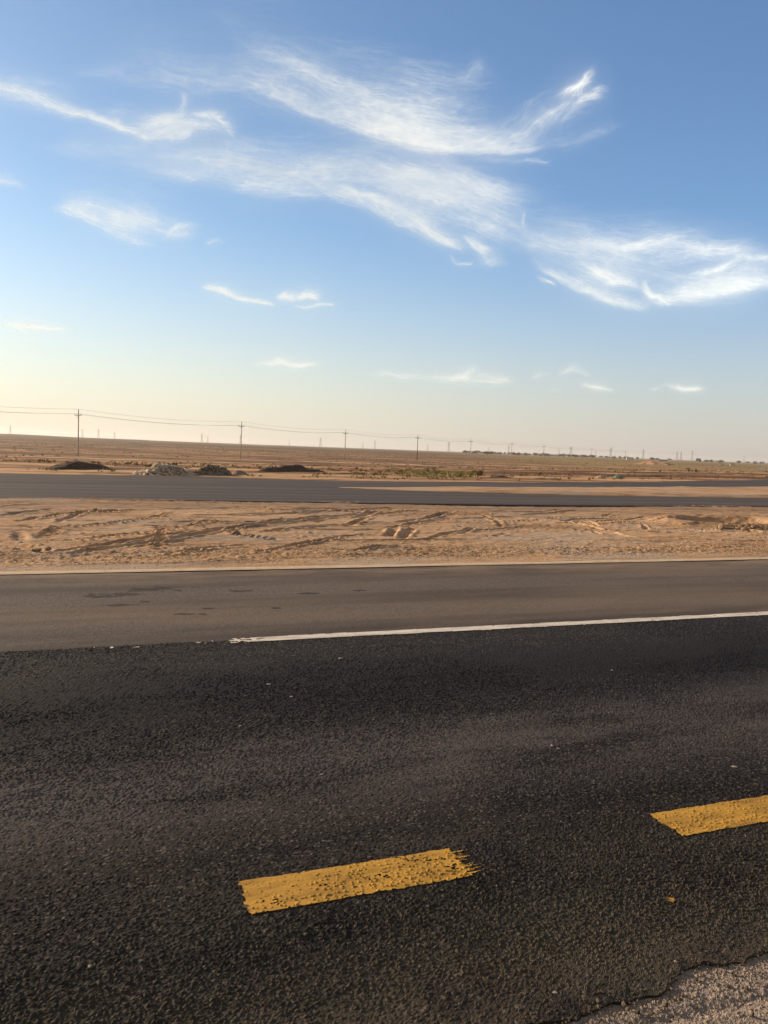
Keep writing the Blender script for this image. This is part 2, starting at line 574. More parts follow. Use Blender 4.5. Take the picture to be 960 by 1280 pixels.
def asphalt_z(x, y):
    e = np.maximum(y - vedge(x), 0)
    z = stones(x, y)
    z = z - .010 * np.exp(-(e / .06) ** 1.0)
    z = z * (.45 + .55 * sstep(.02, .30, e))
    z = z + .012 * np.exp(-(e / .05)) * (fbm(x * 22, y * 22, 53, 3) - .5)
    return z


def nonuni(segs):
    out = [np.array([segs[0][0]])]
    for a, b, n in segs:
        out.append(np.linspace(a, b, n + 1)[1:])
    return np.concatenate(out)


vy = nonuni([(1.80, 2.3, 170), (2.3, 2.9, 170), (2.9, 3.8, 180), (3.8, 4.8, 120), (4.8, 6.02, 90)])
tt_ = np.linspace(0, 1, 1650)
left_ = nonuni([(-60, -8, 40), (-8, -2, 90)])[:-1]
right_ = nonuni([(0, 6, 110), (6, 80, 60)])[1:]
ux = np.concatenate([left_, tt_, right_])
UX = np.empty((len(vy), len(ux)))
VY = np.repeat(vy[:, None], len(ux), 1)
for r_i, v_ in enumerate(vy):
    xl, xr = -2.6, 1.25 * v_ + 2.2
    UX[r_i] = np.concatenate([left_, xl + (xr - xl) * tt_, xr + right_])
VY = VY + (vedge(UX) - V_EDGE) * np.exp(-(VY - V_EDGE) / .22)
Z = asphalt_z(UX, VY)
wob = .05 * (fbm(UX[-1] * 3, UX[-1] * 0, 61, 4) - .5)
VY[-1] += wob
P = np.stack([UX, VY, Z], -1)
skirt = P[:1].copy()
skirt[..., 2] = -.12
skirt[..., 1] += .015
P = np.concatenate([skirt, P], 0)
road = mesh_np('near_road', P, grid_faces(*P.shape[:2]), MAT['asphalt'], smooth=False)
tag(road, kind='structure')

# ---- worn asphalt lane between the dark asphalt and the median
ux2 = nonuni([(-60, -8, 40), (-8, -2, 150), (-2, 12, 700), (12, 20, 200), (20, 90, 70)])
vy2 = nonuni([(6.02, 9.62, 150)])
UX2, VY2 = np.meshgrid(ux2, vy2)
VY2[0] += .05 * (fbm(ux2 * 3, ux2 * 0, 61, 4) - .5)
Z2 = -.004 + .0035 * (fbm(UX2 * 30, VY2 * 30, 62, 3) - .5) + .01 * (fbm(UX2 * 1.2, VY2 * 2.2, 63, 3) - .5)
lane = mesh_np('worn_road_lane', np.stack([UX2, VY2, Z2], -1), grid_faces(*UX2.shape), MAT['old'])
tag(lane, kind='structure')

# ---- compacted shoulder under the broken edge
sx = nonuni([(-40, .6, 60), (.6, 3.2, 850), (3.2, 60, 70)])
sy = nonuni([(-4, .6, 30), (.6, 1.25, 60), (1.25, 2.0, 250), (2.0, 2.1, 6)])
SX, SY = np.meshgrid(sx, sy)
SZ = -.0145 + .0034 * facets(SX * 75, SY * 75, 71) + .0024 * facets(SX * 150, SY * 150, 75) + .016 * (fbm(SX * 2.6, SY * 3, 72, 4) - .5) + .004 * (fbm(SX * 22, SY * 22, 73, 3) - .5)
SZ = SZ - .007 * np.exp(-((SY - 1.64 - .03 * np.sin(SX * 2.4)) / .022) ** 2)
sh = mesh_np('gravel_shoulder', np.stack([SX, SY, SZ], -1), grid_faces(*SX.shape), MAT['shoulder'], smooth=False)
tag(sh, kind='structure')


# ---- painted markings: thin sheets that follow the stones, worn where brushes and tyres left gaps
def marking(name, x0, x1, y0, y1, step, zfun, mask, mat, parent, lift=.0022, flatten=.55, slant=0.0):
    xs = np.arange(x0, x1 + step, step)
    ys = np.arange(y0, y1 + step, step)
    X, Y = np.meshgrid(xs, ys)
    X = X + slant * (Y - y0)
    Z = zfun(X, Y)
    base = float(np.mean(Z))
    Z = np.maximum(Z + lift * .55, base + (Z - base) * flatten + lift)
    mk = mask(X, Y)
    fm = mk[:-1, :-1] & mk[1:, :-1] & mk[:-1, 1:] & mk[1:, 1:]
    return mesh_np(name, np.stack([X, Y, Z], -1), grid_faces(*X.shape, mask=fm), mat, parent=parent)


def dash_mask(x0, x1, yc, hw, brush):
    def f(X, Y):
        w = .010 * (fbm(X * 9, Y * 9, 81, 3) - .5) + .010 * (fbm(X * 60, Y * 60, 82, 2) - .5)
        worn = (fbm(X * 8, Y * 12, 87, 3) > .73) & (fbm(X * 90, Y * 110, 83, 2) > .70)
        worn |= fbm(X * 75, Y * 75, 89, 2) > .93
        ends = x1 + .03 * (fbm(X * 3, Y * 40, 84, 2) - .5)
        solid = (np.abs(Y - yc + w) < hw) & (X > x0 + 2 * w) & (X < ends) & ~worn
        if brush:
            hair = vnoise(X * 2.5, Y * 240, 85) * .55 + vnoise(X * 9, Y * 420, 86) * .45
            reach = np.clip((X - x1 + .03) / brush, 0, 1)
            fan = 1 - .35 * ((Y - yc) / hw) ** 2
            solid |= (np.abs(Y - yc - .008) < hw * .92) & (X >= ends - .03) & (reach < 1) & (hair > .36 + .46 * reach / fan) & ~worn
        return solid
    return f


def px_dash(l_top, l_bot, r_end, brush):
    a, b2 = flat(*l_top), flat(*l_bot)
    yc = (a[1] + b2[1]) / 2
    hw = abs(a[1] - b2[1]) / 2
    x0 = (a[0] + b2[0]) / 2
    x1 = flat(*r_end)[0]
    return x0, x1, yc, hw, (b2[0] - a[0]) / (b2[1] - a[1])


for (lt, lb, re_, br, lab) in (((297, 1104), (314, 1145), (575, 1079), .13, 'yellow dash with a frayed brushed right end'),
                               ((814, 1018), (850, 1047), (1130, 985), 0, 'yellow dash with a clean square end, farther along the lane')):
    x0, x1, yc, hw, sl = px_dash(lt, lb, re_, br)
    print('dash', x0, x1, yc, hw, sl)
    o = marking('yellow_dash', x0 - .02, x1 + br + .02, yc - hw - .012, yc + hw + .012, .0022, asphalt_z,
                dash_mask(x0, x1, yc, hw, br), MAT['yellow'], road, lift=.0032, flatten=.16)
    tag(o, lab)
# further dashes outside the frame on both sides keep the rhythm of the line
x0, x1, yc, hw, sl = px_dash((297, 1104), (314, 1145), (575, 1079), .13)
# paint drip
dx, dy = flat(838, 1126)
o = marking('paint_drip', dx - .03, dx + .03, dy - .03, dy + .03, .0025, asphalt_z,
            lambda X, Y: (np.hypot((X - dx) / .017, (Y - dy) / .017) + 1.3 * (fbm(X * 60, Y * 60, 88, 3) - .5)) < 1, MAT['yellow'], road, lift=.003)
tag(o, 'small yellow paint blot on dark asphalt')

wl = [flat(290, 799), flat(960, 768.5)]
print('white', wl)


def both_z(X, Y):
    return np.where(Y < 6.02, asphalt_z(X, Y), -.002)


def white_mask(X, Y):
    w = .02 * (fbm(X * 6, Y * 10, 91, 3) - .5)
    wear = fbm(X * 26, Y * 40, 92, 3)
    left = sstep(1.55, 1.10, X)
    ok = (np.abs(Y - (YW + .004 * np.sin(X))) + w < .074) & (wear < .86 - .26 * left) & (X > 1.07)
    trace = (np.abs(Y - YW) < .05) & (X > .82) & (X <= 1.07) & (wear > .60) | (np.abs(Y - YW + .03) < .04) & (X > .1) & (X < .5) & (wear > .66)
    return ok | trace


YW = (wl[0][1] + wl[1][1]) / 2
tag(marking('white_edge_line', 0.0, 24.0, YW - .1, YW + .1, .010, both_z, white_mask, MAT['white'], road, lift=.004))

# ---- sandy median, driven over and rutted
mx = nonuni([(-70, -9, 60), (-9, -4, 100), (-4, 24, 1000), (24, 34, 120), (34, 110, 70)])
my = nonuni([(9.55, 11, 90), (11, 20.6, 360)])
MX, MY = np.meshgrid(mx, my)
dd, rr = worley(MX * 9, MY * 9, 101)
MZ = .02 + .10 * (fbm(MX * .16, MY * .30, 102, 3) - .5) + .030 * (fbm(MX * .9, MY * 1.8, 103, 5) - .5) + .030 * (fbm(MX * 5, MY * 9, 104, 4) - .5)
clods = .030 * np.clip(1 - (dd / .45) ** 2, 0, 1) * np.clip((rr - .62) / .38, 0, 1)
MZ += clods * (.20 + .6 * sstep(.45, .65, fbm(MX * .5, MY * .8, 105, 3)))
pe, pr = worley(MX * 24, MY * 24, 106)
MZ += .028 * np.clip(1 - (pe / .5) ** 2, 0, 1) * np.clip((pr - .35) / .65, 0, 1) * sstep(12.4, 10.6, MY)
ruts = [  # photo polylines of the tyre tracks, width, depth, with tread
    ([(52, 692), (110, 688), (160, 680), (280, 665), (345, 655), (415, 647), (480, 641)], .20, .075, 0),
    ([(97, 694), (215, 677), (320, 659), (440, 648)], .18, .06, 0),
    ([(215, 692), (255, 688), (300, 684)], .22, .07, 1), ([(330, 691), (365, 685), (410, 676), (450, 670)], .18, .07, 0),
    ([(30, 655), (70, 648), (140, 640)], .22, .06, 1), ([(75, 657), (95, 648), (115, 640)], .20, .05, 0),
    ([(95, 641), (125, 644), (160, 641)], .28, .06, 1), ([(55, 676), (62, 670), (75, 662)], .30, .05, 1),
    ([(435, 660), (450, 654), (462, 647)], .22, .05, 1), ([(440, 650), (466, 642)], .25, .05, 0),
    ([(483, 672), (490, 668), (497, 662)], .22, .08, 0), ([(504, 675), (509, 670), (516, 664)], .22, .08, 0),
    ([(500, 655), (530, 650), (565, 641)], .25, .07, 0), ([(480, 663), (560, 650), (640, 648), (720, 655), (790, 672)], .18, .05, 0),
    ([(540, 675), (560, 668), (610, 664), (650, 660)], .18, .05, 0), ([(583, 668), (591, 664), (597, 661)], .2, .08, 0),
    ([(620, 672), (630, 669)], .16, .05, 0), ([(728, 651), (748, 659)], .14, .07, 0), ([(742, 664), (748, 668)], .16, .07, 0),
    ([(800, 656), (812, 663)], .13, .06, 1), ([(720, 662), (790, 667), (880, 676), (960, 679)], .2, .05, 0),
    ([(650, 655), (760, 663), (860, 668)], .16, .05, 0), ([(850, 650), (900, 656), (960, 668)], .22, .05, 0),
    ([(195, 662), (200, 668), (203, 690)], .22, .03, 1), ([(190, 659), (215, 664)], .3, .04, 1),
    ([(0, 680), (40, 686), (60, 690)], .25, .06, 0), ([(20, 668), (28, 680)], .25, .06, 0), ([(0, 648), (25, 643), (60, 640)], .3, .05, 0),
    ([(330, 668), (380, 661), (470, 655)], .2, .05, 0), ([(280, 662), (300, 672), (340, 676)], .3, .05, 1),
    ([(440, 691), (475, 686), (520, 684)], .15, .05, 0), ([(25, 705), (45, 709)], .2, .07, 0),
    ([(340, 640), (420, 641), (465, 643)], .3, .05, 0), ([(600, 645), (625, 652), (630, 660)], .2, .05, 1),
]
rs = np.random.default_rng(64)
for k in range(34):      # older, half blown-over tracks; many run in pairs, a car's width apart
    a0 = np.array([rs.uniform(-3, 20), rs.uniform(11.0, 18.6)])
    hd, bend_, ln_ = R(rs.normal(12, 20)), rs.normal(0, .10), rs.uniform(1.5, 6.0)
    q_ = np.linspace(0, 1, 9)
    an_ = hd + bend_ * q_ * ln_
    tr_ = a0 + np.cumsum(np.stack([np.cos(an_), np.sin(an_)], -1) * ln_ / 9, 0)
    dep_, wd_, td_ = rs.uniform(.03, .06), rs.uniform(.14, .24), int(rs.random() < .5)
    ruts.append((tr_, wd_, dep_, td_))
    if rs.random() < .55:
        ruts.append((tr_ + np.array([-math.sin(hd), math.cos(hd)]) * 1.5, wd_, dep_ * .8, td_))
for k, (pl, w, dep, tread) in enumerate(ruts):
    pts = pl if isinstance(pl, np.ndarray) else np.array([flat(*q) for q in pl])
    if pts[:, 1].max() > 19.0 or pts[:, 1].min() < 10.2:
        continue
    # smooth the polyline
    s = np.r_[0, np.cumsum(np.hypot(*np.diff(pts, axis=0).T))]
    ss = np.linspace(0, s[-1], max(8, int(s[-1] / .25)))
    cx = np.interp(ss, s, pts[:, 0])
    cy = np.interp(ss, s, pts[:, 1])
    cx += .12 * (vnoise(ss * .7, ss * 0 + k, 111) - .5)
    cy += .12 * (vnoise(ss * .7, ss * 0 + k, 112) - .5)
    box = (MX > cx.min() - .8) & (MX < cx.max() + .8) & (MY > cy.min() - .8) & (MY < cy.max() + .8)
    X, Y = MX[box], MY[box]
    best = np.full(X.shape, 9.0)
    arc = np.zeros(X.shape)
    for i in range(len(cx) - 1):
        ex, ey = cx[i + 1] - cx[i], cy[i + 1] - cy[i]
        L2 = ex * ex + ey * ey
        tt = np.clip(((X - cx[i]) * ex + (Y - cy[i]) * ey) / L2, 0, 1)
        d = np.hypot(X - cx[i] - tt * ex, Y - cy[i] - tt * ey)
        m = d < best
        best = np.where(m, d, best)
        arc = np.where(m, ss[i] + tt * (ss[1] - ss[0]), arc)
    w, dep = w * .54, dep * (.70 if not isinstance(pl, np.ndarray) else .55)
    best = best + .05 * (vnoise(X * 5, Y * 5, 113 + k) - .5)
    fade = sstep(-.05, .5, arc) * sstep(s[-1] + .05, s[-1] - .5, arc)
    fade = np.maximum(fade, .35)
    cut = -.85 * dep * (1 - sstep(w * .35, w * .75, best)) * fade
    berm = .42 * dep * np.exp(-((best - w * 1.05) / (w * .36)) ** 2) * fade * (.5 + vnoise(X * 3, Y * 3, 119 + k))
    if tread:
        cut += (best < w * .8) * .022 * np.sign(np.sin(arc * 45)) * fade
    MZ[box] += cut + berm
# dug-out hollow with a lip on the right
hx, hy = flat(905, 655)
e = np.hypot((MX - hx) / 1.5, (MY - hy) / .95) + .35 * (fbm(MX * 2, MY * 2, 121, 3) - .5)
MZ += -.17 * (1 - sstep(.35, 1.0, e)) + .10 * np.exp(-((e - 1.12) / .22) ** 2)
# blown sand feathers over the worn lane's edge
ef = MY - 9.55 - .05 * (fbm(MX * 1.5, MX * 0, 131, 3) - .5)
MZ = MZ * sstep(0.05, .9, ef) + .006 * sstep(-.02, .08, ef)
MZ[0] = -.03
bk = v_near(MX) - MY
MZ = MZ - .015 * sstep(1.0, .15, bk)
mo = mesh_np('median_sand', np.stack([MX, MY + (vnoise(MX * .8, MX * 0, 133) - .5) * .06 * (MY < 9.7), MZ], -1), grid_faces(*MX.shape), MAT['sand'])
tag(mo, kind='structure')
# pale strip of wind-blown sand along the lane
kx = nonuni([(-60, -6, 60), (-6, 26, 640), (26, 90, 60)])
ky = np.linspace(0, 1, 9)
KX, KT = np.meshgrid(kx, ky)
wid = .20 + .05 * (fbm(KX * .9, KX * 0, 141, 4) - .5)
KY = 9.40 + .04 * (fbm(KX * .7, KX * 0, 142, 4) - .5) + KT * wid
KZ = .004 + .005 * np.sin(np.pi * np.clip(KT, 0, 1)) ** .7 + .004 * (fbm(KX * 6, KY * 20, 143, 3) - .5) * (KT > 0)
tag(mesh_np('sand_strip', np.stack([KX, KY, KZ], -1), grid_faces(*KX.shape), MAT['drift']), kind='structure')

# ---- far carriageways: a raised slab with a dark broken edge towards us
fx = nonuni([(-150, -25, 60), (-25, 45, 700), (45, 90, 150), (90, 200, 60)])
ft = np.linspace(0, 1, 60)
FX, FT = np.meshgrid(fx, ft)
lo = v_near(FX) + .05 * (fbm(FX * .8, FX * 0, 151, 4) - .5)
hi = np.maximum(v_top(FX), lo + 2) + .12 * (fbm(FX * .5, FX * 0, 152, 4) - .5)
FY = lo + (hi - lo) * FT
FZ = .03 + .01 * (fbm(FX * .4, FY * .6, 153, 3) - .5)
P = np.stack([FX, FY, FZ], -1)
low = P[:1].copy(); low[..., 2] = -.20
top = P[-1:].copy(); top[..., 2] = -.20
P = np.concatenate([low, P, top], 0)
tag(mesh_np('far_road', P, grid_faces(*P.shape[:2]), MAT['far']), kind='structure')
# sand island between the two far carriageways
i0, i1 = extended(isl_bot_px, 90), extended(isl_top_px, 90)
xa = survey(isl_bot_px)[0][0]
ix = nonuni([(xa, xa + 60, 500), (xa + 60, xa + 120, 60)])
IX, IT = np.meshgrid(ix, np.linspace(0, 1, 40))
lo, hi = np.interp(IX, *i0), np.interp(IX, *i1)
lo = lo + .35 * (fbm(IX * .5, IX * 0, 161, 4) - .5) * sstep(xa, xa + 5, IX)
hi = np.maximum(hi, lo + .05) + .35 * (fbm(IX * .5, IX * 0 + 4, 162, 4) - .5) * sstep(xa, xa + 5, IX)
IY = lo + (hi - lo) * IT
bulge = np.clip(np.minimum(IT, 1 - IT) * (hi - lo) / .6, 0, 1)
IZ = .040 + sstep(xa, xa + 6, IX) * bulge * (.05 + .08 * fbm(IX * .5, IY * .9, 163, 4)) - .03 * (bulge <= 0)
tag(mesh_np('sand_island', np.stack([IX, IY, IZ], -1), grid_faces(*IX.shape), MAT['sand2']), kind='structure')


# ------------------------------------------------------------------ heaps
def blob_rock(s, c, r, seed, flat_=.7):
    """one angular stone added to a soup"""
    import bmesh
    bm = bmesh.new()
    bmesh.ops.create_icosphere(bm, subdivisions=1, radius=1)
    rs = np.random.default_rng(seed)
    ax = rs.uniform(.6, 1.2, 3)
    rz = rs.uniform(0, 6.28)
    V = []
    for v in bm.verts:
        q = v.co * float(rs.uniform(.72, 1.12))
        x, y, z = q.x * ax[0], q.y * ax[1], q.z * ax[2] * flat_
        V.append((c[0] + r * (x * math.cos(rz) - y * math.sin(rz)), c[1] + r * (x * math.sin(rz) + y * math.cos(rz)), c[2] + r * z))
    Fs = [tuple(l.index for l in f.verts) for f in bm.faces]
    s.add(V, Fs)
    bm.free()


def heap(name, px0, px1, py, height, depth, mat, seed, lumps=3, profile=None, label=None, cat=None, group=None):
    a, b = at(px0, py), at(px1, py)
    c = (a + b) / 2
    half = (b - a).length / 2
    ang = math.atan2(b.y - a.y, b.x - a.x)
    root = empty(name, (c.x, c.y, float(ground_z(c.x, c.y))), ang)
    n = 60
    gx, gy = np.meshgrid(np.linspace(-1.15, 1.15, n * 2), np.linspace(-1.15, 1.15, n))
    rad_ = np.hypot(gx, gy)
    prof = (1 - sstep(.15, 1.0, rad_ + .25 * (fbm(gx * 2 + seed, gy * 2, seed, 3) - .5)))
    x = gx * half
    y = gy * depth
    pr = np.ones_like(gx) if profile is None else np.interp(gx, np.linspace(-1, 1, len(profile)), profile)
    z = height * prof * pr * (.70 + .6 * fbm(x * 1.3, y * 1.3, seed + 1, 3)) + .10 * height * (fbm(x * 6, y * 6, seed + 2, 3) - .5) - .05
    mesh_np('earth_mass', np.stack([x, y, z], -1), grid_faces(*gx.shape), mat, parent=root)
    tag(root, label, cat, group)
    return root, half, (gx, gy, z)


G_H = 'heaps tipped beside the far road'
heap('earth_mound', 36, 160, 586.5, .44, .9, MAT['soil'], 201, profile=[.35, .8, 1, 1, .9, .6, .25],
     label='long low dark brown earth mound, leftmost beyond the far road', cat='earth mound', group=G_H)
heap('earth_mound', 308, 414, 589.5, .48, .8, MAT['soil'], 205, profile=[.75, 1.0, .8, 1.0, .7, .9, .4],
     label='dark lumpy earth mound right of the grey rubble heap', cat='earth mound', group=G_H)
heap('earth_mound', 402, 470, 592.5, .16, .6, MAT['soil'], 207, profile=[.6, .8, .5, .7, .5],
     label='very low dark trail of soil between the lumpy mound and the green shrubs', cat='earth mound', group=G_H)
heap('earth_mound', 284, 312, 593.5, .26, .5, MAT['clod'], 208,
     label='small brown soil hump between grey rubble and dark lumpy mound', cat='earth mound', group=G_H)


def rubble(px0, px1, py, height, depth, m0, m1, seed, n, label, rmin=.05, rmax=.16):
    root, half, (gx, gy, z) = heap('rubble_heap', px0, px1, py, height, depth, m0, seed, label=label, cat='rubble heap', group=G_H)
    s = Soup()
    rs = np.random.default_rng(seed)
    for k in range(n):
        a, r = rs.uniform(0, 6.28), rs.uniform(0, 1) ** .6 * 1.05
        u, v = r * math.cos(a), r * math.sin(a)
        i, j = int((v + 1.15) / 2.3 * (gx.shape[0] - 1)), int((u + 1.15) / 2.3 * (gx.shape[1] - 1))
        sz = rs.uniform(rmin, rmax) * (1 if rs.random() < .8 else 1.5)
        blob_rock(s, (u * half, v * depth, z[i, j] + .02), sz, seed * 100 + k)
    o = s.build('loose_stones', m1, root)
    tag(o, kind='stuff')


rubble(172, 242, 593.5, .40, .8, MAT['clod'], MAT['rock'], 301, 260, 'heap of pale broken rock with dark gaps beside far road')
rubble(232, 296, 593.5, .38, .75, MAT['grey_rock'], MAT['grey_rock'], 302, 240, 'rounded heap of dark grey rubble next to pale rock heap', .04, .12)

# stones on the lip of the hollow in the median
rs = np.random.default_rng(5)
for k in range(26):
    q = flat(rs.normal(918, 17), rs.normal(661.5, 1.6))
    s = Soup()
    blob_rock(s, (0, 0, 0), rs.uniform(.035, .12), 900 + k)
    o = s.build('earth_lump', MAT['clod'])
    o.location = (q[0], q[1], .05 + rs.uniform(-.02, .05))
    tag(o, 'broken earth lump among those on the lip of the median hollow', 'earth lump', 'earth lumps on the lip of the median hollow')
for (px, py, r_, lab) in ((54, 690.5, .13, 'dark brown earth clod at left end of the long tyre rut'),
                          (296, 671, .16, 'flat earth clod beside the long tyre rut, mid-median'),
                          (402, 678, .10, 'small dark clod in the short rut below the mid-median clod'),
                          (354, 651, .09, 'small round earth clod near far side of the median, above the ruts'),
                          (608, 672.5, .06, 'tiny dark clod on bare sand right of the curved tracks')):
    s = Soup()
    q = flat(px, py)
    for k in range(5):
        blob_rock(s, (rs.uniform(-1, 1) * r_, rs.uniform(-.6, .6) * r_, rs.uniform(0, .5) * r_), r_ * rs.uniform(.4, .9), int(px) * 10 + k)
    o = s.build('earth_clod', MAT['clod'])
    o.scale = (.6, .6, .5)
    o.location = (q[0], q[1], .03)
    tag(o, lab, 'earth clod')

# ------------------------------------------------------------------ utility poles and their wires
poles_px = [(95.5, 57.5), (307.5, 45.3), (431.0, 36.7), (518.5, 31.2), (580.5, 26.7), (629, 23.5), (668, 21.0), (700, 19.0), (727, 17.3)]
p1 = np.array([-60.7, 158.0]); st = np.array([24.0, 44.4])


def cam_ground(cx, cy):
    """camera-heading axes to world axes"""
    return cx * math.cos(YAW) + cy * math.sin(YAW), -cx * math.sin(YAW) + cy * math.cos(YAW)


line = []
for k in range(-1, 11):
    q = p1 + st * k
    x, y = cam_ground(*q)
    line.append(Vector((x, y, float(ground_z(x, y)))))
ldir = (line[5] - line[2]).normalized()
larm = math.atan2(ldir.y, ldir.x) + math.pi / 2
PH = 9.05


def make_pole(mat, double=False):
    root = empty('utility_pole', (0, 0, 0))
    s = Soup(); s.tube([(0, 0, -.6), (0, 0, 3), (0, 0, 6), (0, 0, PH)], .13, .085, 10); s.build('pole', mat, root, True)
    s = Soup(); s.box((0, .10, PH - 1.0), (1.9, .10, .12))
    if double:
        s.box((0, -.12, PH - 1.0), (1.9, .10, .12))
    arm = s.build('crossarm', MAT['steel'] if not double else mat, root)
    for sx in (-.85, .85):
        s = Soup(); s.tube([(sx, .10, PH - .95), (sx, .10, PH - .90), (sx, .10, PH - .86), (sx, .10, PH - .70)], .03, .03, 6)
        for q in (.88, .82, .76):
            s.tube([(sx, .10, PH - q), (sx, .10, PH - q + .03)], .075, .045, 8)
        s.build('insulator', MAT['porcelain'], arm)
    s = Soup(); s.tube([(0, 0, PH), (0, 0, PH + .22)], .025, .025, 6)
    for q in (.04, .10, .16):
        s.tube([(0, 0, PH + q), (0, 0, PH + q + .03)], .075, .045, 8)
    s.build('insulator', MAT['porcelain'], root)
    s = Soup()
    s.tube([(-.45, .10, PH - 1.05), (0, .12, PH - 1.6)], .02, .02, 5)
    s.tube([(.45, .10, PH - 1.05), (0, .12, PH - 1.6)], .02, .02, 5)
    s.build('arm_brace', MAT['steel'], arm)
    return root


pole_labels = [
    None, 'pale slim utility pole with one crossarm, tallest of the line, beyond the dark left mound',
    'pale utility pole with one crossarm behind the gap between rubble and lumpy mound',
    'slim grey utility pole right of the lumpy mound, third along the line',
    'dark brown wooden utility pole with doubled crossarm behind the green shrubs',
    'thin pale utility pole just right of the dark wooden one, above the last green shrub',
    'thin far utility pole, second right of the dark wooden one',
    'thin far utility pole, third right of the dark wooden one',
    'tiny far utility pole, fourth right of the dark wooden one',
    'tiny far utility pole, fifth right of the dark wooden one',
    'tiny far utility pole, sixth right of the dark wooden one',
    'tiny far utility pole at the far end of the line, seventh past the wooden one']
G_P = 'utility poles carrying the wires across the field'
proto = make_pole(MAT['concrete'])
first = True
for k, q in enumerate(line):
    if k == 0:
        continue
    if k == 4:
        o = make_pole(MAT['wood'], True)
    elif first:
        o, first = proto, False
    else:
        o = copy_tree(proto)
    o.location = q
    o.rotation_euler = (R(random.uniform(-.5, .5)), R(random.uniform(-.6, .6)), larm)
    tag(o, pole_labels[k], 'utility pole', G_P)
# extra pole off to the left that carries the first span
o = copy_tree(proto); o.location = line[0]; o.rotation_euler = (0, 0, larm)
tag(o, 'utility pole standing beyond the left end of the wires', 'utility pole', G_P)
ax = Vector((math.cos(larm), math.sin(larm), 0))
ay = Vector((-math.sin(larm), math.cos(larm), 0))
for off, hz, lab in ((0, PH + .2, 'topmost thin wire strung along the utility pole tops'),
                     (-.85, PH - .72, 'thin wire on the crossarm ends nearer the road'),
                     (.85, PH - .72, 'thin wire on the crossarm ends farther from the road')):
    pts = []
    for a, b in zip(line[:-1], line[1:]):
        A = a + ax * off + ay * (.1 if off else 0) + Vector((0, 0, hz))
        B = b + ax * off + ay * (.1 if off else 0) + Vector((0, 0, hz))
        for i in range(10):
            t = i / 10
            pts.append(A.lerp(B, t) - Vector((0, 0, .75 * 4 * t * (1 - t))))
    s = Soup(); s.tube(pts, .016, .016, 4)
    tag(s.build('power_line', MAT['wire']), lab, 'power line', 'wires on the utility poles')


# ------------------------------------------------------------------ lattice pylons along the horizon
def pylon_mesh(style):
    s = Soup()
    H = 32.0
    w = lambda z: 3.0 * (1 - z / H) ** 1.25 + .45
    zs = [0, 6, 11, 15.5, 19, 22, 25, 28, H]
    cor = ((-1, -1), (1, -1), (1, 1), (-1, 1))
    for a, b in cor:
        s.tube([(a * w(z), b * w(z), z) for z in zs], .24, .16, 4)
    for z0, z1 in zip(zs[:-1], zs[1:]):
        for i in range(4):
            a, b = cor[i], cor[(i + 1) % 4]
            s.tube([(a[0] * w(z0), a[1] * w(z0), z0), (b[0] * w(z1), b[1] * w(z1), z1)], .11, .11, 3)
            s.tube([(b[0] * w(z0), b[1] * w(z0), z0), (a[0] * w(z1), a[1] * w(z1), z1)], .11, .11, 3)
    arms = ((22, 5.5), (26, 4.6), (30, 3.6)) if style == 0 else ((27, 7.5), (30.5, 5.0))
    if style == 2:
        arms = ((29, 4.0),)
    for z, L in arms:
        for sgn in (-1, 1):
            s.tube([(0, -.5, z), (sgn * L, 0, z + .5)], .16, .1, 4)
            s.tube([(0, .5, z), (sgn * L, 0, z + .5)], .16, .1, 4)
            s.tube([(0, 0, z + 1.6), (sgn * L, 0, z + .5)], .14, .1, 4)
            s.tube([(sgn * L, 0, z + .5), (sgn * L, 0, z - 1.6)], .12, .12, 4)
    s.tube([(0, 0, H), (0, 0, H + 2.5)], .2, .1, 4)
    return s


pyl = [  # x, pixel height, style, label
    (13, 10.5, 0, 'faint pylon nearest the left end of the horizon'),
    (103, 10, 1, 'pylon standing just right of the tallest utility pole'),
    (123, 11, 1, 'flat-armed pylon, second right of the tallest utility pole'),
    (143, 9, 2, 'slender faint pylon, third right of the tallest utility pole'),
    (252, 12, 0, 'pylon on the horizon above the grey rubble heap'),
    (259.5, 8.5, 2, 'small faint pylon close to the right of the one above the grey rubble'),
    (300.5, 12.5, 0, 'pylon just left of the second utility pole'),
    (361.5, 8, 2, 'small faint pylon above the dark lumpy mound'),
    (400.5, 13, 0, 'tall pylon left of the third utility pole'),
    (453.5, 8, 2, 'small faint pylon just right of the third utility pole'),
    (468.5, 12, 0, 'pylon midway between the third pole and the dark wooden pole'),
    (534.5, 9, 2, 'small faint pylon right of the dark wooden pole'),
    (561, 13.5, 0, 'tall pylon above the green shrubs'),
    (611, 8, 2, 'tiny faint pylon left of the distant tree belt'),
    (636, 12, 0, 'pylon rising behind the left end of the tree belt'),
    (680, 8, 2, 'tiny faint pylon behind the middle of the tree belt'),
    (699, 9, 2, 'small pylon behind the right half of the tree belt'),
    (714.5, 13, 0, 'tall pylon behind the right end of the tree belt'),
    (745, 9, 2, 'small faint pylon between tree belt and white house'),
    (764, 13, 1, 'broad-armed pylon left of the white house'),
    (804.5, 12.5, 0, 'pylon just right of the white house'),
    (847, 11.5, 2, 'left one of the close pair of slim pylons past the white house'),
    (852, 11.5, 2, 'right one of the close pair of slim pylons past the white house'),
    (866, 13, 0, 'tall pylon left of the lone round tree at the horizon'),
    (931, 8.5, 2, 'faint pylon nearest the right end of the horizon'),
]
G_Y = 'lattice pylons along the horizon'
pmesh = {}
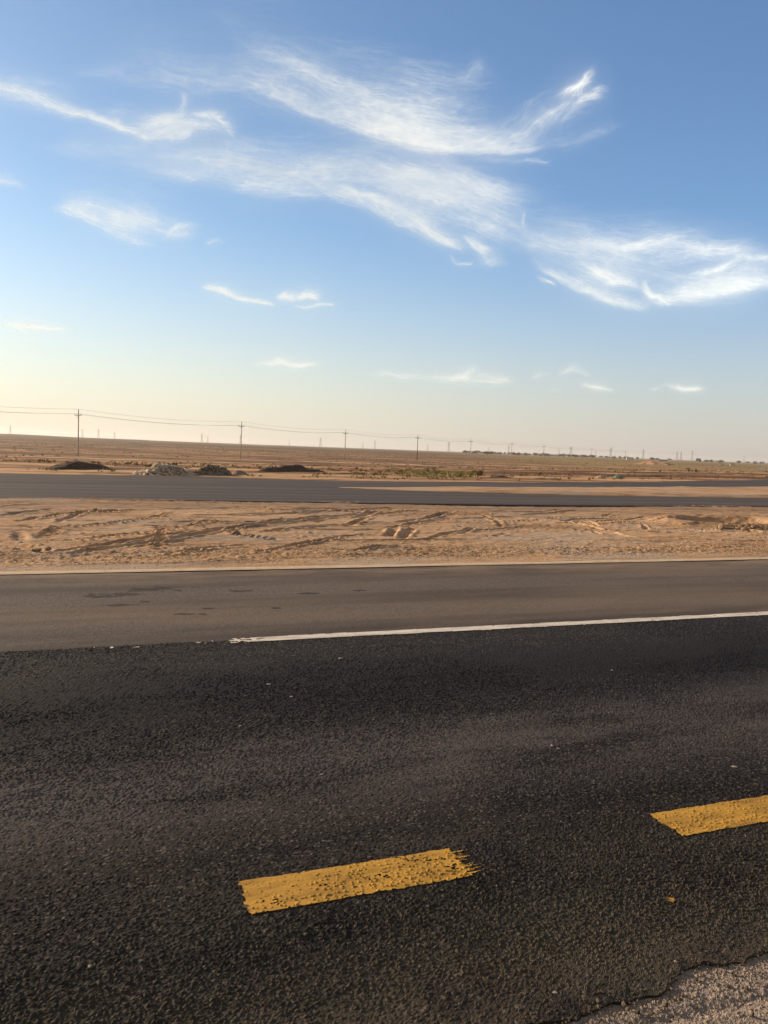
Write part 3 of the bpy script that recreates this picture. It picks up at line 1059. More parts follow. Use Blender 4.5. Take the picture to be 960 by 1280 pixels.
for (px, hpx, sty, lab) in pyl:
    if sty not in pmesh:
        o = pylon_mesh(sty).build('lattice_pylon', MAT['steel'])
        pmesh[sty] = o
    else:
        o = pmesh[sty].copy()
        COL.objects.link(o)
    Hh = 34.0 if sty != 2 else 30.0
    dist = Hh * F / hpx
    d = ray(px, 560)
    n = math.hypot(d[0], d[1])
    x, y = d[0] / n * dist, d[1] / n * dist
    o.location = (x, y, float(ground_z(x, y)) - .3)
    o.scale = (1, 1, Hh / 34.0)
    o.rotation_euler = (0, 0, -math.atan2(x, y) + R(random.uniform(-35, 35)))
    tag(o, lab, 'pylon', G_Y)


# ------------------------------------------------------------------ plants
def leaf_cloud(s, c, size, n, leaf, rs, up=.4):
    """n small leaf faces spread unevenly through clumps inside an ellipsoid"""
    k = max(4, n // 40)
    cl = []
    for _ in range(k):
        a, z, r = rs.uniform(0, 6.28), rs.uniform(-.55, 1), rs.uniform(.3, 1) ** .5
        cl.append((r * math.cos(a) * math.sqrt(max(.1, 1 - z * z)), r * math.sin(a) * math.sqrt(max(.1, 1 - z * z)), z, rs.uniform(.22, .42)))
    for _ in range(n):
        q = cl[rs.integers(k)]
        p = np.array(q[:3]) + rs.normal(0, q[3] * .55, 3)
        p = np.array(c) + p * np.array(size)
        a = rs.normal(0, 1, 3); a[2] += up; a /= np.linalg.norm(a)
        b = np.cross(a, rs.normal(0, 1, 3)); b /= np.linalg.norm(b) + 1e-6
        L = leaf * rs.uniform(.6, 1.4)
        s.add([p - b * L * .35, p + a * L * .5 - b * L * .05, p + b * L * .35, p - a * L * .5 + b * L * .05], [(0, 1, 2, 3)])


def shrub(px, py, w_px, h_px, mat, seed, label, group, name='shrub', cat='shrub', n=420):
    g = at(px, py)
    d = (g - EYE).length
    w, h = w_px * d / F, h_px * d / F
    root = empty(name, g)
    rs = np.random.default_rng(seed)
    s = Soup()
    leaf_cloud(s, (0, 0, h * .42), (w * .48, w * .38, h * .5), n, max(.05, h * .16), rs)
    s.build('foliage', mat, root)
    s = Soup()
    for _ in range(7):
        a = rs.uniform(0, 6.28)
        s.tube([(0, 0, -.05), (math.cos(a) * w * .12, math.sin(a) * w * .1, h * .3), (math.cos(a) * w * .3, math.sin(a) * w * .22, h * .65)], .012, .005, 4)
    s.build('stems', MAT['bark'], root)
    tag(root, label, cat, group)


G_S = 'green shrubs growing beyond the far road'
GREEN = [
    (502, 594.5, 30, 4.5, 'leaf', 'flat green shrub, first from the left of the green row'),
    (520, 595.5, 28, 5.0, 'leaf', 'low bright green shrub, second from the left of the green row'),
    (536, 596, 26, 6.5, 'leaf', 'rounded green shrub, third from the left of the green row'),
    (551, 596, 24, 7.5, 'leaf', 'full bright green shrub in the middle of the green row'),
    (566, 596, 24, 9.0, 'leaf', 'tallest bright green shrub of the row'),
    (582, 596.5, 26, 7.5, 'leaf', 'wide bright green shrub right of the tallest one'),
    (596, 596.5, 16, 9.0, 'dry', 'yellowish dry shrub at the right end of the green row'),
    (494, 588.5, 28, 3.8, 'leaf', 'low dull green shrub behind the left end of the green row'),
    (517, 588.5, 28, 3.6, 'leaf', 'thin dull green shrub behind the second of the green row'),
    (540, 589, 24, 4, 'dry', 'dry olive shrub behind the third green shrub'),
    (472, 594, 24, 3.4, 'dry', 'low brownish shrub just left of the green row'),
    (448, 593, 22, 3.0, 'dry', 'low brownish shrub farther left of the green row'),
]
for k, (px, py, w_, h_, m_, lab) in enumerate(GREEN):
    shrub(px, py, w_, h_, MAT[m_], 401 + k, lab, G_S, n=520)
shrub(860.5, 589.5, 6, 4.2, MAT['olive'], 410, 'small dark bush, left one of two on the right side field', 'dark bushes on the right side field', 'bush', 'bush', 260)
shrub(869.5, 590.3, 5, 3.6, MAT['olive'], 411, 'small dark bush, right one of two on the right side field', 'dark bushes on the right side field', 'bush', 'bush', 260)
G_T = 'dark tufts in front of the tallest utility pole'
for k, (px, py, w, lab) in enumerate(((30, 570, 5, 'small dark tuft, farthest from the tallest pole'), (38, 570, 6, 'bigger dark tuft, second from the row end'),
                                      (53, 570, 5, 'dark tuft in the middle of the short row'), (74, 570.5, 7, 'wide dark tuft nearest the tallest pole'),
                                      (97, 570, 4, 'dark tuft at the foot of the tallest pole'))):
    shrub(px, py, w, 2.2, MAT['olive'], 420 + k, lab, G_T, 'scrub_tuft', 'tuft', 160)

# distant trees
def tree_mesh(seed):
    rs = np.random.default_rng(seed)
    c, t = Soup(), Soup()
    leaf_cloud(c, (0, 0, 3.3), (3.0, 2.6, 2.2), 520, .75, rs)
    t.tube([(0, 0, -.5), (.1, 0, 1.2), (.05, .1, 2.4), (.2, 0, 3.6)], .30, .08, 6)
    for _ in range(4):
        a = rs.uniform(0, 6.28)
        t.tube([(.05, 0, 1.2), (math.cos(a) * .9, math.sin(a) * .9, 2.4), (math.cos(a) * 1.7, math.sin(a) * 1.6, 3.4)], .13, .04, 5)
    return c, t


G_R = 'trees of the belt on the horizon'
protos = []
tree_px = []
x = 583.0
rs = np.random.default_rng(77)
while x < 742:
    tree_px.append((x, rs.uniform(2.4, 4.4), rs.uniform(1.3, 2.4)))
    x += rs.uniform(3.4, 7.2)
tree_px += [(768, 3.5, 1.3), (775, 3, 1.2), (797, 3.2, 1.2), (816, 3.8, 1.5), (823, 3.0, 1.6), (874, 4.6, 1.2), (891, 3.6, 1.1), (924, 3.2, 1.4), (945, 3.2, 1.3)] + [(q, 2.2 + .5 * (k % 3), 2.2) for k, q in enumerate((752, 760, 782, 838, 884, 900, 935, 953))]
ordw = ['first', 'second', 'third', 'fourth', 'fifth', 'sixth', 'seventh', 'eighth', 'ninth', 'tenth', 'eleventh', 'twelfth', 'thirteenth', 'fourteenth', 'fifteenth',
        'sixteenth', 'seventeenth', 'eighteenth', 'nineteenth', 'twentieth', 'twenty-first', 'twenty-second', 'twenty-third', 'twenty-fourth', 'twenty-fifth',
        'twenty-sixth', 'twenty-seventh', 'twenty-eighth', 'twenty-ninth', 'thirtieth', 'thirty-first', 'thirty-second', 'thirty-third', 'thirty-fourth', 'thirty-fifth']
single = ['low dark tree just left of the white house, the farther one out', 'low dark tree touching the left side of the white house',
          'low dark tree right of the white house', 'round dark tree midway between the white house and the slim pylon pair',
          'wide low tree just right of the midway round tree', 'lone round dark tree right of the tall pylon',
          'small round tree right of the lone round one', 'wide low dark tree behind the pale huts', 'dark tree nearest the right end of the horizon',
          'low faint scrub tree just past the right end of the tree belt', 'low faint scrub tree under the broad-armed pylon',
          'low faint scrub tree touching the left of the white house wall', 'low faint scrub tree left of the slim pylon pair',
          'low faint scrub tree between the lone and the small round tree', 'low faint scrub tree just left of the pale huts',
          'low faint scrub tree right of the pale huts', 'low faint scrub tree by the white gate frame']
nb_ = len(tree_px) - len(single)
for k, (px, hp, wf) in enumerate(tree_px):
    if k < 4:
        root = empty('horizon_tree', (0, 0, 0))
        c, t = tree_mesh(500 + k)
        c.build('crown', MAT['olive'], root); t.build('trunk', MAT['bark'], root)
        protos.append(root)
        o = root
    else:
        o = copy_tree(protos[k % 4])
    dist = 5.6 * F / hp * rs.uniform(.9, 1.1)
    d = ray(px, 565); n = math.hypot(d[0], d[1])
    X, Y = d[0] / n * dist, d[1] / n * dist
    sc = hp * dist / F / 5.4
    o.location = (X, Y, float(ground_z(X, Y)) - .4)
    o.scale = (sc * wf, sc * wf, sc)
    o.rotation_euler = (0, 0, rs.uniform(0, 6.28))
    if k < nb_:
        lab = f'small dark tree in the horizon belt, {ordw[k]} from its left end'
    else:
        lab = single[k - nb_]
    tag(o, lab, 'tree', G_R)


# ------------------------------------------------------------------ buildings and oddments far right
def house(px, w_px, h_px, dist, mat, label, name='house', cat='house', windows=3, deep=6.0):
    d = ray(px, 570); n = math.hypot(d[0], d[1])
    x, y = d[0] / n * dist, d[1] / n * dist
    w, h = w_px * dist / F, h_px * dist / F
    root = empty(name, (x, y, float(ground_z(x, y))), -math.atan2(x, y) + R(random.uniform(-8, 8)))
    s = Soup(); s.box((0, 0, h / 2 - .3), (w, deep, h + .6)); s.build('wall', mat, root)
    s = Soup(); s.box((0, 0, h + .12), (w + .5, deep + .5, .24)); s.build('roof', MAT['roof'], root)
    for k in range(windows):
        s = Soup(); s.box((w * ((k + .5) / windows - .5) * .85, -deep / 2 - .02, h * .55), (min(1.2, w * .15), .08, h * .3)); s.build('window', MAT['dark'], root)
    s = Soup(); s.box((w * .36, -deep / 2 - .02, h * .33), (min(1.0, w * .12), .08, h * .62)); s.build('door', MAT['dark'], root)
    tag(root, label, cat)


house(787.5, 8, 3.0, 1300, MAT['plaster'], 'long white flat-roofed house on the horizon')
house(916, 5, 2.6, 700, MAT['plaster'], 'small pale hut on the right horizon, farther from the frame edge', 'hut', 'hut', 1, 3)
house(902, 4, 2.0, 800, MAT['plaster'], 'small low pale hut just left of the other pale hut', 'hut', 'hut', 1, 3)
house(829, 10, 1.6, 1500, MAT['roof'], 'long low grey shed on the horizon right of the white house', 'shed', 'shed', 2)
# gate-like white frame at the right margin
d = ray(956, 585); n = math.hypot(d[0], d[1]); dist = 420
gx_, gy_ = d[0] / n * dist, d[1] / n * dist
root = empty('white_frame', (gx_, gy_, float(ground_z(gx_, gy_))), -math.atan2(gx_, gy_))
for sx in (-1.2, 1.2):
    s = Soup(); s.box((sx, 0, 2.0), (.35, .35, 4.2)); s.build('post', MAT['plaster'], root)
s = Soup(); s.box((-1.4, 0, .6), (3.2, .5, 1.0)); s.build('low_wall', MAT['plaster'], root)
tag(root, 'white two-post gate frame with low wall at the right margin', 'gate')
# orange spoil bank
d = ray(820, 575); n = math.hypot(d[0], d[1]); dist = 520
ox, oy = d[0] / n * dist, d[1] / n * dist
gx, gy = np.meshgrid(np.linspace(-1, 1, 70), np.linspace(-1, 1, 30))
z = 2.3 * (1 - sstep(.1, 1, np.hypot(gx, gy) + .5 * (fbm(gx * 3, gy * 3, 601, 3) - .5))) * (.6 + .8 * fbm(gx * 4, gy * 3, 602, 3)) - .2
o = mesh_np('spoil_bank', np.stack([gx * 15, gy * 6, z], -1), grid_faces(*gx.shape),
            simple_mat('orange_earth', (.36, .19, .10), (.48, .28, .16), .5, bmp=.8, dist=.2))
o.location = (ox, oy, float(ground_z(ox, oy)))
o.rotation_euler = (0, 0, -math.atan2(ox, oy))
tag(o, 'low orange spoil bank in the field below the long grey shed', 'earth bank')
# crumpled teal sheet
g = at(772, 598.3)
gx, gy = np.meshgrid(np.linspace(-1, 1, 40), np.linspace(-1, 1, 24))
z = .30 * np.maximum(0, 1 - np.hypot(gx, gy)) + .16 * (fbm(gx * 3, gy * 3, 611, 4) - .35)
o = mesh_np('crumpled_tarpaulin', np.stack([gx * .40, gy * .3, z], -1), grid_faces(*gx.shape), MAT['tarp'])
o.location = (g.x, g.y, g.z + .04)
md = o.modifiers.new('thickness', 'SOLIDIFY'); md.thickness = .01
tag(o, 'crumpled teal tarpaulin lying on the sand beyond the far road', 'tarpaulin')
g = at(751, 598)
o = mesh_np('crumpled_sheet', np.stack([gx * .42, gy * .3, z * .7], -1), grid_faces(*gx.shape), MAT['rock'])
o.location = (g.x, g.y, g.z + .03)
md = o.modifiers.new('thickness', 'SOLIDIFY'); md.thickness = .01
tag(o, 'crumpled pale grey sheet lying left of the teal tarpaulin', 'sheet')
heap('earth_mound', 724, 850, 595.8, .30, 1.2, MAT['soil'], 231, profile=[.3, .6, .9, .5, .3, .8, .6, .3],
     label='long dark low soil ridge behind the teal tarpaulin', cat='earth mound', group=G_H)
heap('earth_mound', 600, 650, 597, .20, .6, MAT['soil'], 233, profile=[.8, .5, .8, .4, .2],
     label='low dark soil ridge right of the green shrub row', cat='earth mound', group=G_H)
heap('earth_mound', 655, 708, 598.8, .22, .6, MAT['clod'], 235, profile=[.4, .8, .4, .8, .3],
     label='low brown broken ridge between shrub row and teal tarpaulin', cat='earth mound', group=G_H)

# thin scrub scattered over the whole field: nobody could count it
s = Soup()
rs = np.random.default_rng(909)
N = 6500
azs = R(21) + np.radians(rs.uniform(-36, 36, N))
ds = np.exp(rs.uniform(math.log(38), math.log(900), N))
X, Y = ds * np.sin(azs), ds * np.cos(azs)
ok = (Y - v_top(X) > 3) & (vnoise(X * .03, Y * .09, 911) * .6 + vnoise(X * .2, Y * .4, 912) * .4 > .46)
X, Y, D = X[ok], Y[ok], ds[ok]
Zs = ground_z(X, Y)
for x, y, z, d in zip(X, Y, Zs, D):
    h = rs.uniform(.05, .17) * (1 + min(d, 500) / 250)
    w = h * rs.uniform(1.0, 2.4)
    for _ in range(9):
        a = rs.uniform(0, 6.28)
        px, py, pz = rs.normal(0, .3) * w, rs.normal(0, .3) * w, rs.uniform(.0, .6) * h
        l = h * rs.uniform(.35, .75)
        ca, sa = math.cos(a) * l, math.sin(a) * l
        s.add([(x + px - ca * .5, y + py - sa * .5, z + pz), (x + px + ca * .5, y + py + sa * .5, z + pz),
               (x + px + rs.normal(0, .3) * l, y + py + rs.normal(0, .3) * l, z + pz + l)], [(0, 1, 2)])
tag(s.build('dry_scrub', MAT['dry']), kind='stuff')

# ------------------------------------------------------------------ loose stones on the asphalt
peb = [(426, 823.5, .022, 'pale flat stone chip on dark asphalt, below the white line'), (336, 855.5, .016, 'pale stone chip nearest below the left end of the white line'),
       (364, 871, .014, 'pale stone chip right below the first chip under the line end'), (402, 968.5, .012, 'pale round pebble in mid-lane above the frayed dash'),
       (690, 932.5, .013, 'flat pale chip in mid-lane above the gap between dashes'), (698, 936, .010, 'pale chip touching the flat one above the gap'),
       (765, 838, .014, 'pale chip on dark asphalt under the right half of the white line'), (301, 908, .014, 'pale chip alone in the dark left lane'),
       (918, 959, .014, 'pale chip above the clean yellow dash'), (112, 1210, .009, 'small pale pebble in the coarse asphalt at lower left'),
       (845, 1202, .009, 'bright tiny pebble on the broken asphalt lip'), (694, 1241, .008, 'pale tiny pebble on the dark crumbling edge'),
       (307, 1134, .012, 'rusty yellow pebble stuck at the left end of the frayed dash')]
G_B = 'stones lying on the asphalt'
for k, (px, py, r_, lab) in enumerate(peb):
    q = flat(px, py)
    s = Soup(); blob_rock(s, (0, 0, 0), r_, 7000 + k, .35)
    o = s.build('pebble', MAT['pebble' if k < 12 else 'grain'])
    o.location = (q[0], q[1], float(asphalt_z(np.array([q[0]]), np.array([q[1]]))[0]) + r_ * .12)
    tag(o, lab, 'pebble', G_B)
# crumbs of stone along the broken edge
s = Soup()
rs = np.random.default_rng(33)
for k in range(1500):
    x = rs.uniform(-1.5, 4)
    y = float(vedge(np.array([x]))[0]) + rs.normal(-.012, .035)
    e = float(vedge(np.array([x]))[0])
    if y > e:
        z = float(asphalt_z(np.array([x]), np.array([y]))[0])
    else:
        z = -.004
    r_ = rs.uniform(.0018, .005) * (1.8 if rs.random() < .04 else 1)
    blob_rock(s, (x, y, z + r_ * .3), r_, 8000 + k, .8)
for k in range(70):
    x = rs.uniform(1.1, 3.2)
    y = float(vedge(np.array([x]))[0]) - abs(rs.normal(.02, .10))
    r_ = rs.uniform(.004, .010)
    blob_rock(s, (x, y, -.010 + r_ * .3), r_, 9900 + k, .8)
tag(s.build('loose_gravel', MAT['grain']), kind='stuff')

# ------------------------------------------------------------------ air
bm_lo, bm_hi = -6.0, 52.0
s = Soup(); s.box((0, 0, (bm_lo + bm_hi) / 2), (19000, 19000, bm_hi - bm_lo))
hm = bpy.data.materials.new('pale_haze'); hm.use_nodes = True
t = NT(hm.node_tree)
hm.node_tree.nodes.remove(hm.node_tree.nodes['Principled BSDF'])
pv = t.new('ShaderNodeVolumePrincipled', {'Color': (.93, .90, .86), 'Density': .00011, 'Anisotropy': .45})
t.l.new(pv.outputs[0], hm.node_tree.nodes['Material Output'].inputs['Volume'])
hz = s.build('haze', hm)
tag(hz, kind='stuff')

# ------------------------------------------------------------------ sun and sky
SUN_AZ, SUN_EL = R(21 - 66), R(18)      # clockwise from +Y
sd = Vector((math.sin(SUN_AZ) * math.cos(SUN_EL), math.cos(SUN_AZ) * math.cos(SUN_EL), math.sin(SUN_EL)))
sl = bpy.data.lights.new('sun', 'SUN')
sl.energy = 5.0
sl.angle = R(.6)
sl.color = (1.0, .79, .56)
so = bpy.data.objects.new('sun', sl)
COL.objects.link(so)
so.rotation_euler = sd.to_track_quat('Z', 'Y').to_euler()

w = bpy.data.worlds.new('World')
scene.world = w
w.use_nodes = True
t = NT(w.node_tree)
bg = w.node_tree.nodes['Background']
sky = t.new('ShaderNodeTexSky', sky_type='NISHITA', sun_disc=False, sun_elevation=SUN_EL, sun_rotation=SUN_AZ, altitude=50, air_density=1.0,
            dust_density=.5, ozone_density=2.3)
gen = t.new('ShaderNodeTexCoord').outputs['Generated']
elev = t.new('ShaderNodeSeparateXYZ', {0: gen}).outputs['Z']
skyc = sky.outputs[0]

sunward = t.ramp(t.vmath('DOT_PRODUCT', gen, tuple(Vector((sd.x, sd.y, 0)).normalized())), -.05, .80)
air_col = t.mix(sunward, (3.65, 3.38, 3.08), (5.1, 4.65, 3.75))
skyc = t.mix(1.0, skyc, t.mix(sunward, (.84, .95, 1.07), (.88, .90, .90)), 'MULTIPLY')
# unseen sky overhead and behind whitened, added to cut the blue fill light
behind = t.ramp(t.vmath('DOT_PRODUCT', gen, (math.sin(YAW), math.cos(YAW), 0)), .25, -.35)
fill_whitening = t.math('MAXIMUM', t.ramp(elev, .52, .74), behind)
skyc = t.mix(t.math('MULTIPLY', fill_whitening, .8), skyc, (1.95, 1.80, 1.60))
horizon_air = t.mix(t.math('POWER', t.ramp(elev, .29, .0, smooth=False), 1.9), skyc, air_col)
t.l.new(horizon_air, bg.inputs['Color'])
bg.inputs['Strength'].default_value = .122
w.cycles.sampling_method = 'MANUAL'
w.cycles.sample_map_resolution = 512

CLOUD_N, CLOUD_K = -sd, .50

# ------------------------------------------------------------------ cirrus: sheets of ice hair about 7 to 9 km up
CX0, CX1, CY0, CY1 = -160, 1120, -70, 505
CW, CH = CX1 - CX0, CY1 - CY0


def blur(a, r):
    for ax_ in (0, 1):
        for _ in range(2):
            k = int(2 * r + 1)
            pad = [(0, 0), (0, 0)]
            pad[ax_] = (k // 2 + 1, k // 2)
            c = np.cumsum(np.pad(a, pad), axis=ax_)
            n_ = a.shape[ax_]
            a = (np.take(c, np.arange(k, k + n_), ax_) - np.take(c, np.arange(0, n_), ax_)) / k
    return a


def wisp(D, spine, up, dn, n, length, ang, amp, seed, taper=(.25, .25), curl=.0):
    """hairs combed along a spine: thick on the spine, thinning upwards (up) and downwards (dn)"""
    rs = np.random.default_rng(seed)
    sp_ = np.array(spine, float)
    s = np.r_[0, np.cumsum(np.hypot(*np.diff(sp_, axis=0).T))]
    L = s[-1]
    fine_s = np.linspace(0, L, 200)
    kx_ = blur(np.interp(fine_s, s, sp_[:, 0])[None].repeat(3, 0), 0)[1]
    k = np.ones(25) / 25
    ex = np.r_[np.full(12, sp_[0, 0]), np.interp(fine_s, s, sp_[:, 0]), np.full(12, sp_[-1, 0])]
    ey = np.r_[np.full(12, sp_[0, 1]), np.interp(fine_s, s, sp_[:, 1]), np.full(12, sp_[-1, 1])]
    sx_, sy_ = np.convolve(ex, k, 'valid'), np.convolve(ey, k, 'valid')
    tx, ty = np.gradient(sx_), np.gradient(sy_)
    nrm = np.hypot(tx, ty) + 1e-9
    tx, ty = tx / nrm, ty / nrm
    u = rs.uniform(0, 1, n)
    # tufts: hairs gather in bundles
    u = np.clip(u + .05 * np.sin(u * 40 + seed) * rs.uniform(0, 1, n), 0, 1)
    off = rs.exponential(.52, n) if n < 1900 else rs.beta(1.0, 1.9, n) * 1.5
    side = rs.uniform(0, 1, n) < up / (up + dn + 1e-6)
    up, dn = (up * 1.35, dn) if n > 900 else (up, dn)
    amp = amp * (1.3 if n >= 900 else 1.9)
    off = np.where(side, off * up, -off * dn)
    env = sstep(0, taper[0] + 1e-6, u) * sstep(0, taper[1] + 1e-6, 1 - u)
    off = off * (.25 + .75 * env)
    i = u * 199
    bx, by = np.interp(i, np.arange(200), sx_), np.interp(i, np.arange(200), sy_)
    dx_, dy_ = np.interp(i, np.arange(200), tx), np.interp(i, np.arange(200), ty)
    bx, by = bx + dy_ * off, by - dx_ * off
    clump = fbm(bx * .03, by * .06, seed + 7, 3)
    w_ = env * amp * sstep(.25, .70, clump) * rs.uniform(.3, 1, n) * np.exp(-np.abs(off) / (np.where(side, up, dn) * 1.6 + 1))
    th = R(ang) * (.4 + .6 * np.clip(np.abs(off) / (up + 1), 0, 1.5)) + .30 * (fbm(bx * .02, by * .02, seed + 11, 2) - .5) * 2 + rs.normal(0, .05, n)
    ca, sa = np.cos(th), np.sin(th)
    hx_, hy_ = dx_ * ca + dy_ * sa, dy_ * ca - dx_ * sa
    ln = length * rs.uniform(.4, 1.3, n) * (.35 + .65 * env)
    bend = curl + rs.normal(0, .10, n)
    m = int(max(12, length * 1.1))
    q = np.linspace(-.5, .5, m)[None]
    X = bx[:, None] + hx_[:, None] * ln[:, None] * q + hy_[:, None] * (bend * ln)[:, None] * (q * q * 4 - .3)
    Y = by[:, None] + hy_[:, None] * ln[:, None] * q - hx_[:, None] * (bend * ln)[:, None] * (q * q * 4 - .3)
    X = X + 9 * (fbm(X * .02, Y * .03, seed + 21, 3) - .5) + 4 * (fbm(X * .08, Y * .10, seed + 22, 2) - .5)
    Y = Y + 12 * (fbm(X * .018, Y * .03, seed + 23, 3) - .5) + 3 * (fbm(X * .08, Y * .10, seed + 24, 2) - .5)
    A = w_[:, None] * (1 - (2 * q) ** 2) * (ln[:, None] / m)
    xi, yi = X - CX0, Y - CY0
    x0_, y0_ = np.floor(xi).astype(int), np.floor(yi).astype(int)
    f1, f2 = xi - x0_, yi - y0_
    for ox_, oy_, ww in ((0, 0, (1 - f1) * (1 - f2)), (1, 0, f1 * (1 - f2)), (0, 1, (1 - f1) * f2), (1, 1, f1 * f2)):
        xx, yy = x0_ + ox_, y0_ + oy_
        g_ = (xx >= 0) & (xx < CW) & (yy >= 0) & (yy < CH)
        D += np.bincount((yy * CW + xx)[g_], (A * ww)[g_], CW * CH).reshape(CH, CW)


cloud_specs = [
    ('long bright cirrus plume with an upswept hook, topmost in the sky', [
        ([(230, 95), (310, 112), (400, 143), (480, 172), (560, 190), (620, 190)], 54, 3, 4200, 150, 7, .30, .02, (.45, .2)),
        ([(420, 150), (500, 175), (570, 190), (650, 192), (700, 180)], 20, 4, 1500, 70, 18, .26, .05, (.5, .4)),
        ([(590, 188), (650, 168), (695, 140), (725, 110), (746, 80)], 16, 16, 1300, 66, 12, .17, -.10, (.35, .45)),
        ([(690, 120), (725, 108), (745, 82)], 3, 5, 260, 36, 0, .50, -.10),
        ([(700, 150), (730, 122), (760, 104)], 5, 9, 260, 34, -20, .28, -.2),
        ([(560, 188), (640, 182), (720, 175), (785, 155)], 22, 10, 800, 70, 12, .06, .05),
        ([(520, 196), (600, 201), (700, 204)], 3, 3, 140, 60, 4, .18, .0),
        ([(570, 104), (598, 80), (615, 92)], 10, 10, 260, 30, 20, .07, .2),
        ([(60, 88), (180, 95), (300, 112), (420, 150)], 54, 20, 1800, 180, 6, .12, .02, (.6, .3)),
        ([(270, 12), (330, 62), (410, 108)], 22, 18, 500, 120, 10, .035, .0)]),
    ('broad cirrus plume with bright ragged lower right edge, below the topmost plume', [
        ([(150, 205), (250, 222), (340, 236), (420, 240), (480, 262), (540, 292), (578, 312)], 38, 8, 3000, 150, 9, .20, .03, (.4, .2)),
        ([(420, 232), (470, 250), (520, 277), (560, 304), (578, 314)], 10, 3, 1100, 70, 14, .42, .03, (.3, .25)),
        ([(360, 200), (450, 205), (550, 218), (640, 236), (685, 242)], 12, 30, 2200, 120, -8, .20, .0, (.45, .4)),
        ([(470, 228), (540, 248), (600, 272), (640, 300)], 30, 22, 1900, 100, 10, .24, .05),
        ([(580, 296), (606, 322), (634, 331)], 14, 5, 520, 36, 30, .36, -.1),
        ([(562, 320), (574, 331), (592, 329)], 2, 2, 90, 20, 0, .4, .1),
        ([(640, 250), (656, 262), (656, 280)], 2, 3, 90, 22, 0, .3, .1),
        ([(600, 262), (660, 288), (730, 312)], 26, 22, 1000, 110, 10, .14, .0, (.4, .4)),
        ([(40, 180), (200, 196), (360, 214), (480, 236)], 44, 30, 1800, 190, 6, .12, .02, (.5, .5))]),
    ('wide cirrus plume with a curled bright lower edge at the right side', [
        ([(668, 328), (690, 346), (740, 368), (790, 383), (815, 382)], 22, 3, 1300, 90, 16, .17, .05),
        ([(640, 296), (720, 312), (820, 332), (900, 346), (990, 342)], 30, 28, 2800, 130, 8, .17, .0),
        ([(800, 381), (850, 378), (900, 364), (985, 350)], 24, 4, 1500, 90, -14, .16, -.05),
        ([(690, 306), (800, 304), (880, 309), (985, 314)], 8, 10, 900, 90, 4, .25, .0),
        ([(806, 352), (812, 366), (836, 381)], 4, 4, 260, 26, 10, .26, .1),
        ([(860, 345), (900, 336), (930, 318), (985, 322)], 5, 5, 420, 50, 10, .12, .1),
        ([(672, 345), (688, 352), (694, 356)], 2, 2, 60, 16, 0, .4, .0),
        ([(720, 318), (760, 345), (800, 360)], 10, 10, 500, 60, 10, .28, .1)]),
    ('narrow bright cirrus streak ending in a spiky tuft at upper left', [
        ([(-60, 92), (0, 110), (60, 128), (120, 150), (180, 170)], 8, 4, 800, 90, 3, .20, .0, (.4, .15)),
        ([(-100, 90), (0, 112), (120, 150)], 34, 18, 1200, 160, 4, .09, .0, (.5, .5)),
        ([(150, 166), (200, 174), (236, 172), (240, 160)], 16, 4, 700, 36, 20, .34, .15),
        ([(214, 152), (226, 132), (231, 118)], 6, 10, 280, 26, 10, .22, .1),
        ([(240, 140), (268, 144), (284, 158), (292, 174)], 7, 5, 380, 26, 30, .32, .2),
        ([(130, 140), (180, 146), (230, 158)], 10, 10, 340, 60, 0, .12, .0),
        ([(170, 160), (215, 150), (262, 160), (288, 172)], 14, 8, 880, 50, 0, .15, .1),
        ([(30, 185), (150, 192), (260, 198), (400, 222)], 36, 26, 1500, 170, 4, .10, .0, (.5, .5))]),
    ('fan shaped wispy cirrus patch at left, below the spiky tuft', [
        ([(70, 262), (110, 272), (150, 292), (180, 304)], 24, 3, 1300, 90, 18, .30, .05, (.4, .2)),
        ([(130, 270), (180, 282), (214, 292), (252, 294)], 20, 9, 1600, 64, -8, .36, .05, (.3, .5)),
        ([(200, 298), (226, 280), (250, 284), (250, 296)], 3, 3, 200, 20, 0, .35, .1),
        ([(258, 306), (270, 302), (282, 304)], 3, 3, 90, 12, 0, .35, .0),
        ([(-60, 215), (-10, 222), (30, 236)], 12, 8, 260, 60, 0, .18, .0)]),
    ('small slanting white cloud streak left of the small double puff', [
        ([(250, 357), (280, 363), (310, 374), (348, 383)], 5, 2, 420, 34, 6, .52, .03)]),
    ('small double white puff in the blue between plume and horizon', [
        ([(344, 372), (358, 369), (374, 377)], 5, 5, 520, 14, 25, .26, .3),
        ([(370, 376), (386, 370), (404, 379)], 6, 5, 620, 16, 25, .30, .3),
        ([(362, 380), (390, 382), (422, 380)], 3, 3, 300, 20, 6, .20, .1)]),
    ('thin white cloud streak at the left margin of the sky', [
        ([(-60, 397), (0, 403), (50, 407), (90, 411)], 2.5, 1.8, 420, 44, 2, .62, .0)]),
    ('faint low cloud sliver above the lumpy mound', [
        ([(318, 455), (350, 454), (380, 458), (410, 459)], 5, 3, 360, 32, 4, .40, .0)]),
    ('faint low cloud row with a small peak above the green shrubs', [
        ([(450, 470), (500, 468), (540, 472), (580, 474), (650, 478)], 6, 4, 460, 50, 4, .26, .0),
        ([(566, 473), (592, 462), (612, 468), (640, 476)], 8, 5, 460, 26, 14, .38, .1)]),
    ('faint low cloud with two layers right of the peaked row', [
        ([(664, 470), (700, 466), (716, 460), (742, 470)], 8, 5, 520, 32, 12, .36, .1),
        ([(680, 487), (720, 484), (768, 488)], 4, 3, 420, 40, 4, .36, .0)]),
    ('faintest low cloud sliver near the right end of the horizon', [
        ([(808, 488), (840, 484), (884, 487)], 4, 3, 260, 30, 6, .30, .0)]),
]
cm = bpy.data.materials.new('ice_cloud'); cm.use_nodes = True
t = NT(cm.node_tree)
cm.node_tree.nodes.remove(cm.node_tree.nodes['Principled BSDF'])
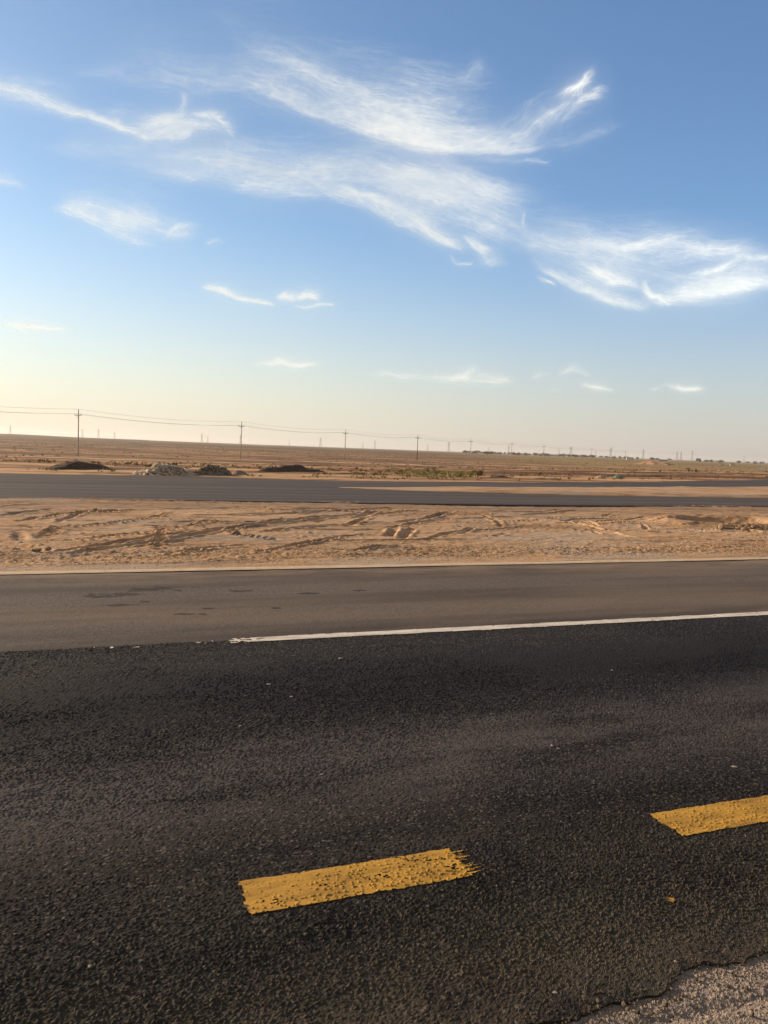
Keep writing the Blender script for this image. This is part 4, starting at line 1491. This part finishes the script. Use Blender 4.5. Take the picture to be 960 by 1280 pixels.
den = t.new('ShaderNodeAttribute', attribute_name='ice_amount').outputs['Fac']
# ice hair has no facing of its own: it catches the sun broadside
SUNV = t.new('ShaderNodeCombineXYZ', {0: CLOUD_N.x, 1: CLOUD_N.y, 2: CLOUD_N.z}).outputs[0]
lit = t.new('ShaderNodeBsdfTranslucent', {'Color': (.68, .78, .86), 'Normal': SUNV}).outputs[0]
mx_ = t.new('ShaderNodeMixShader', {0: den, 1: t.new('ShaderNodeBsdfTransparent').outputs[0], 2: lit}).outputs[0]
t.l.new(mx_, cm.node_tree.nodes['Material Output'].inputs['Surface'])
pxg, pyg = np.meshgrid(np.arange(CX0, CX1), np.arange(CY0, CY1))
Dir = np.stack([(pxg - 480) / F, -(pyg - 640) / F, -np.ones(pxg.shape)], -1) @ M3.T
for k, (lab, parts) in enumerate(cloud_specs):
    D = np.zeros((CH, CW))
    for j, (spn, up_, dn_, n_, ln_, an_, am_, cu_, *tp) in enumerate(parts):
        wisp(D, spn, up_, dn_, n_, ln_, an_, am_, 3000 + 100 * k + 10 * j, curl=cu_, taper=tp[0] if tp else (.3, .3))
    tau = .80 * D + .25 * blur(D, 2) + .20 * blur(D, 7) + .32 * blur(D, 22)
    den_ = (1 - np.exp(-CLOUD_K * tau)) * .84
    keep = blur(den_, 1) > .006
    kf = keep[:-1, :-1] | keep[1:, :-1] | keep[:-1, 1:] | keep[1:, 1:]
    alt = 7200 + 160 * k
    Pc = Dir / Dir[..., 2:3] * (alt - EYE.z) + np.array(EYE)
    fcs = grid_faces(CH, CW, mask=kf)
    used, inv = np.unique(fcs.ravel(), return_inverse=True)
    o = mesh_np('cirrus_cloud', Pc.reshape(-1, 3)[used], inv.reshape(-1, 4), cm)
    at_ = o.data.attributes.new('ice_amount', 'FLOAT', 'POINT')
    at_.data.foreach_set('value', den_.reshape(-1)[used].astype(np.float32))
    tag(o, lab, 'cloud', 'cirrus clouds drifting in the evening sky')

scene.view_settings.view_transform = 'Standard'
scene.view_settings.look = 'None'
scene.view_settings.exposure = 0.5
scene.view_settings.gamma = 1.0
scene.render.engine = 'CYCLES'
scene.cycles.use_denoising = True
scene.cycles.max_bounces = 5
scene.cycles.volume_bounces = 1
scene.cycles.use_adaptive_sampling = True
scene.cycles.adaptive_threshold = .01
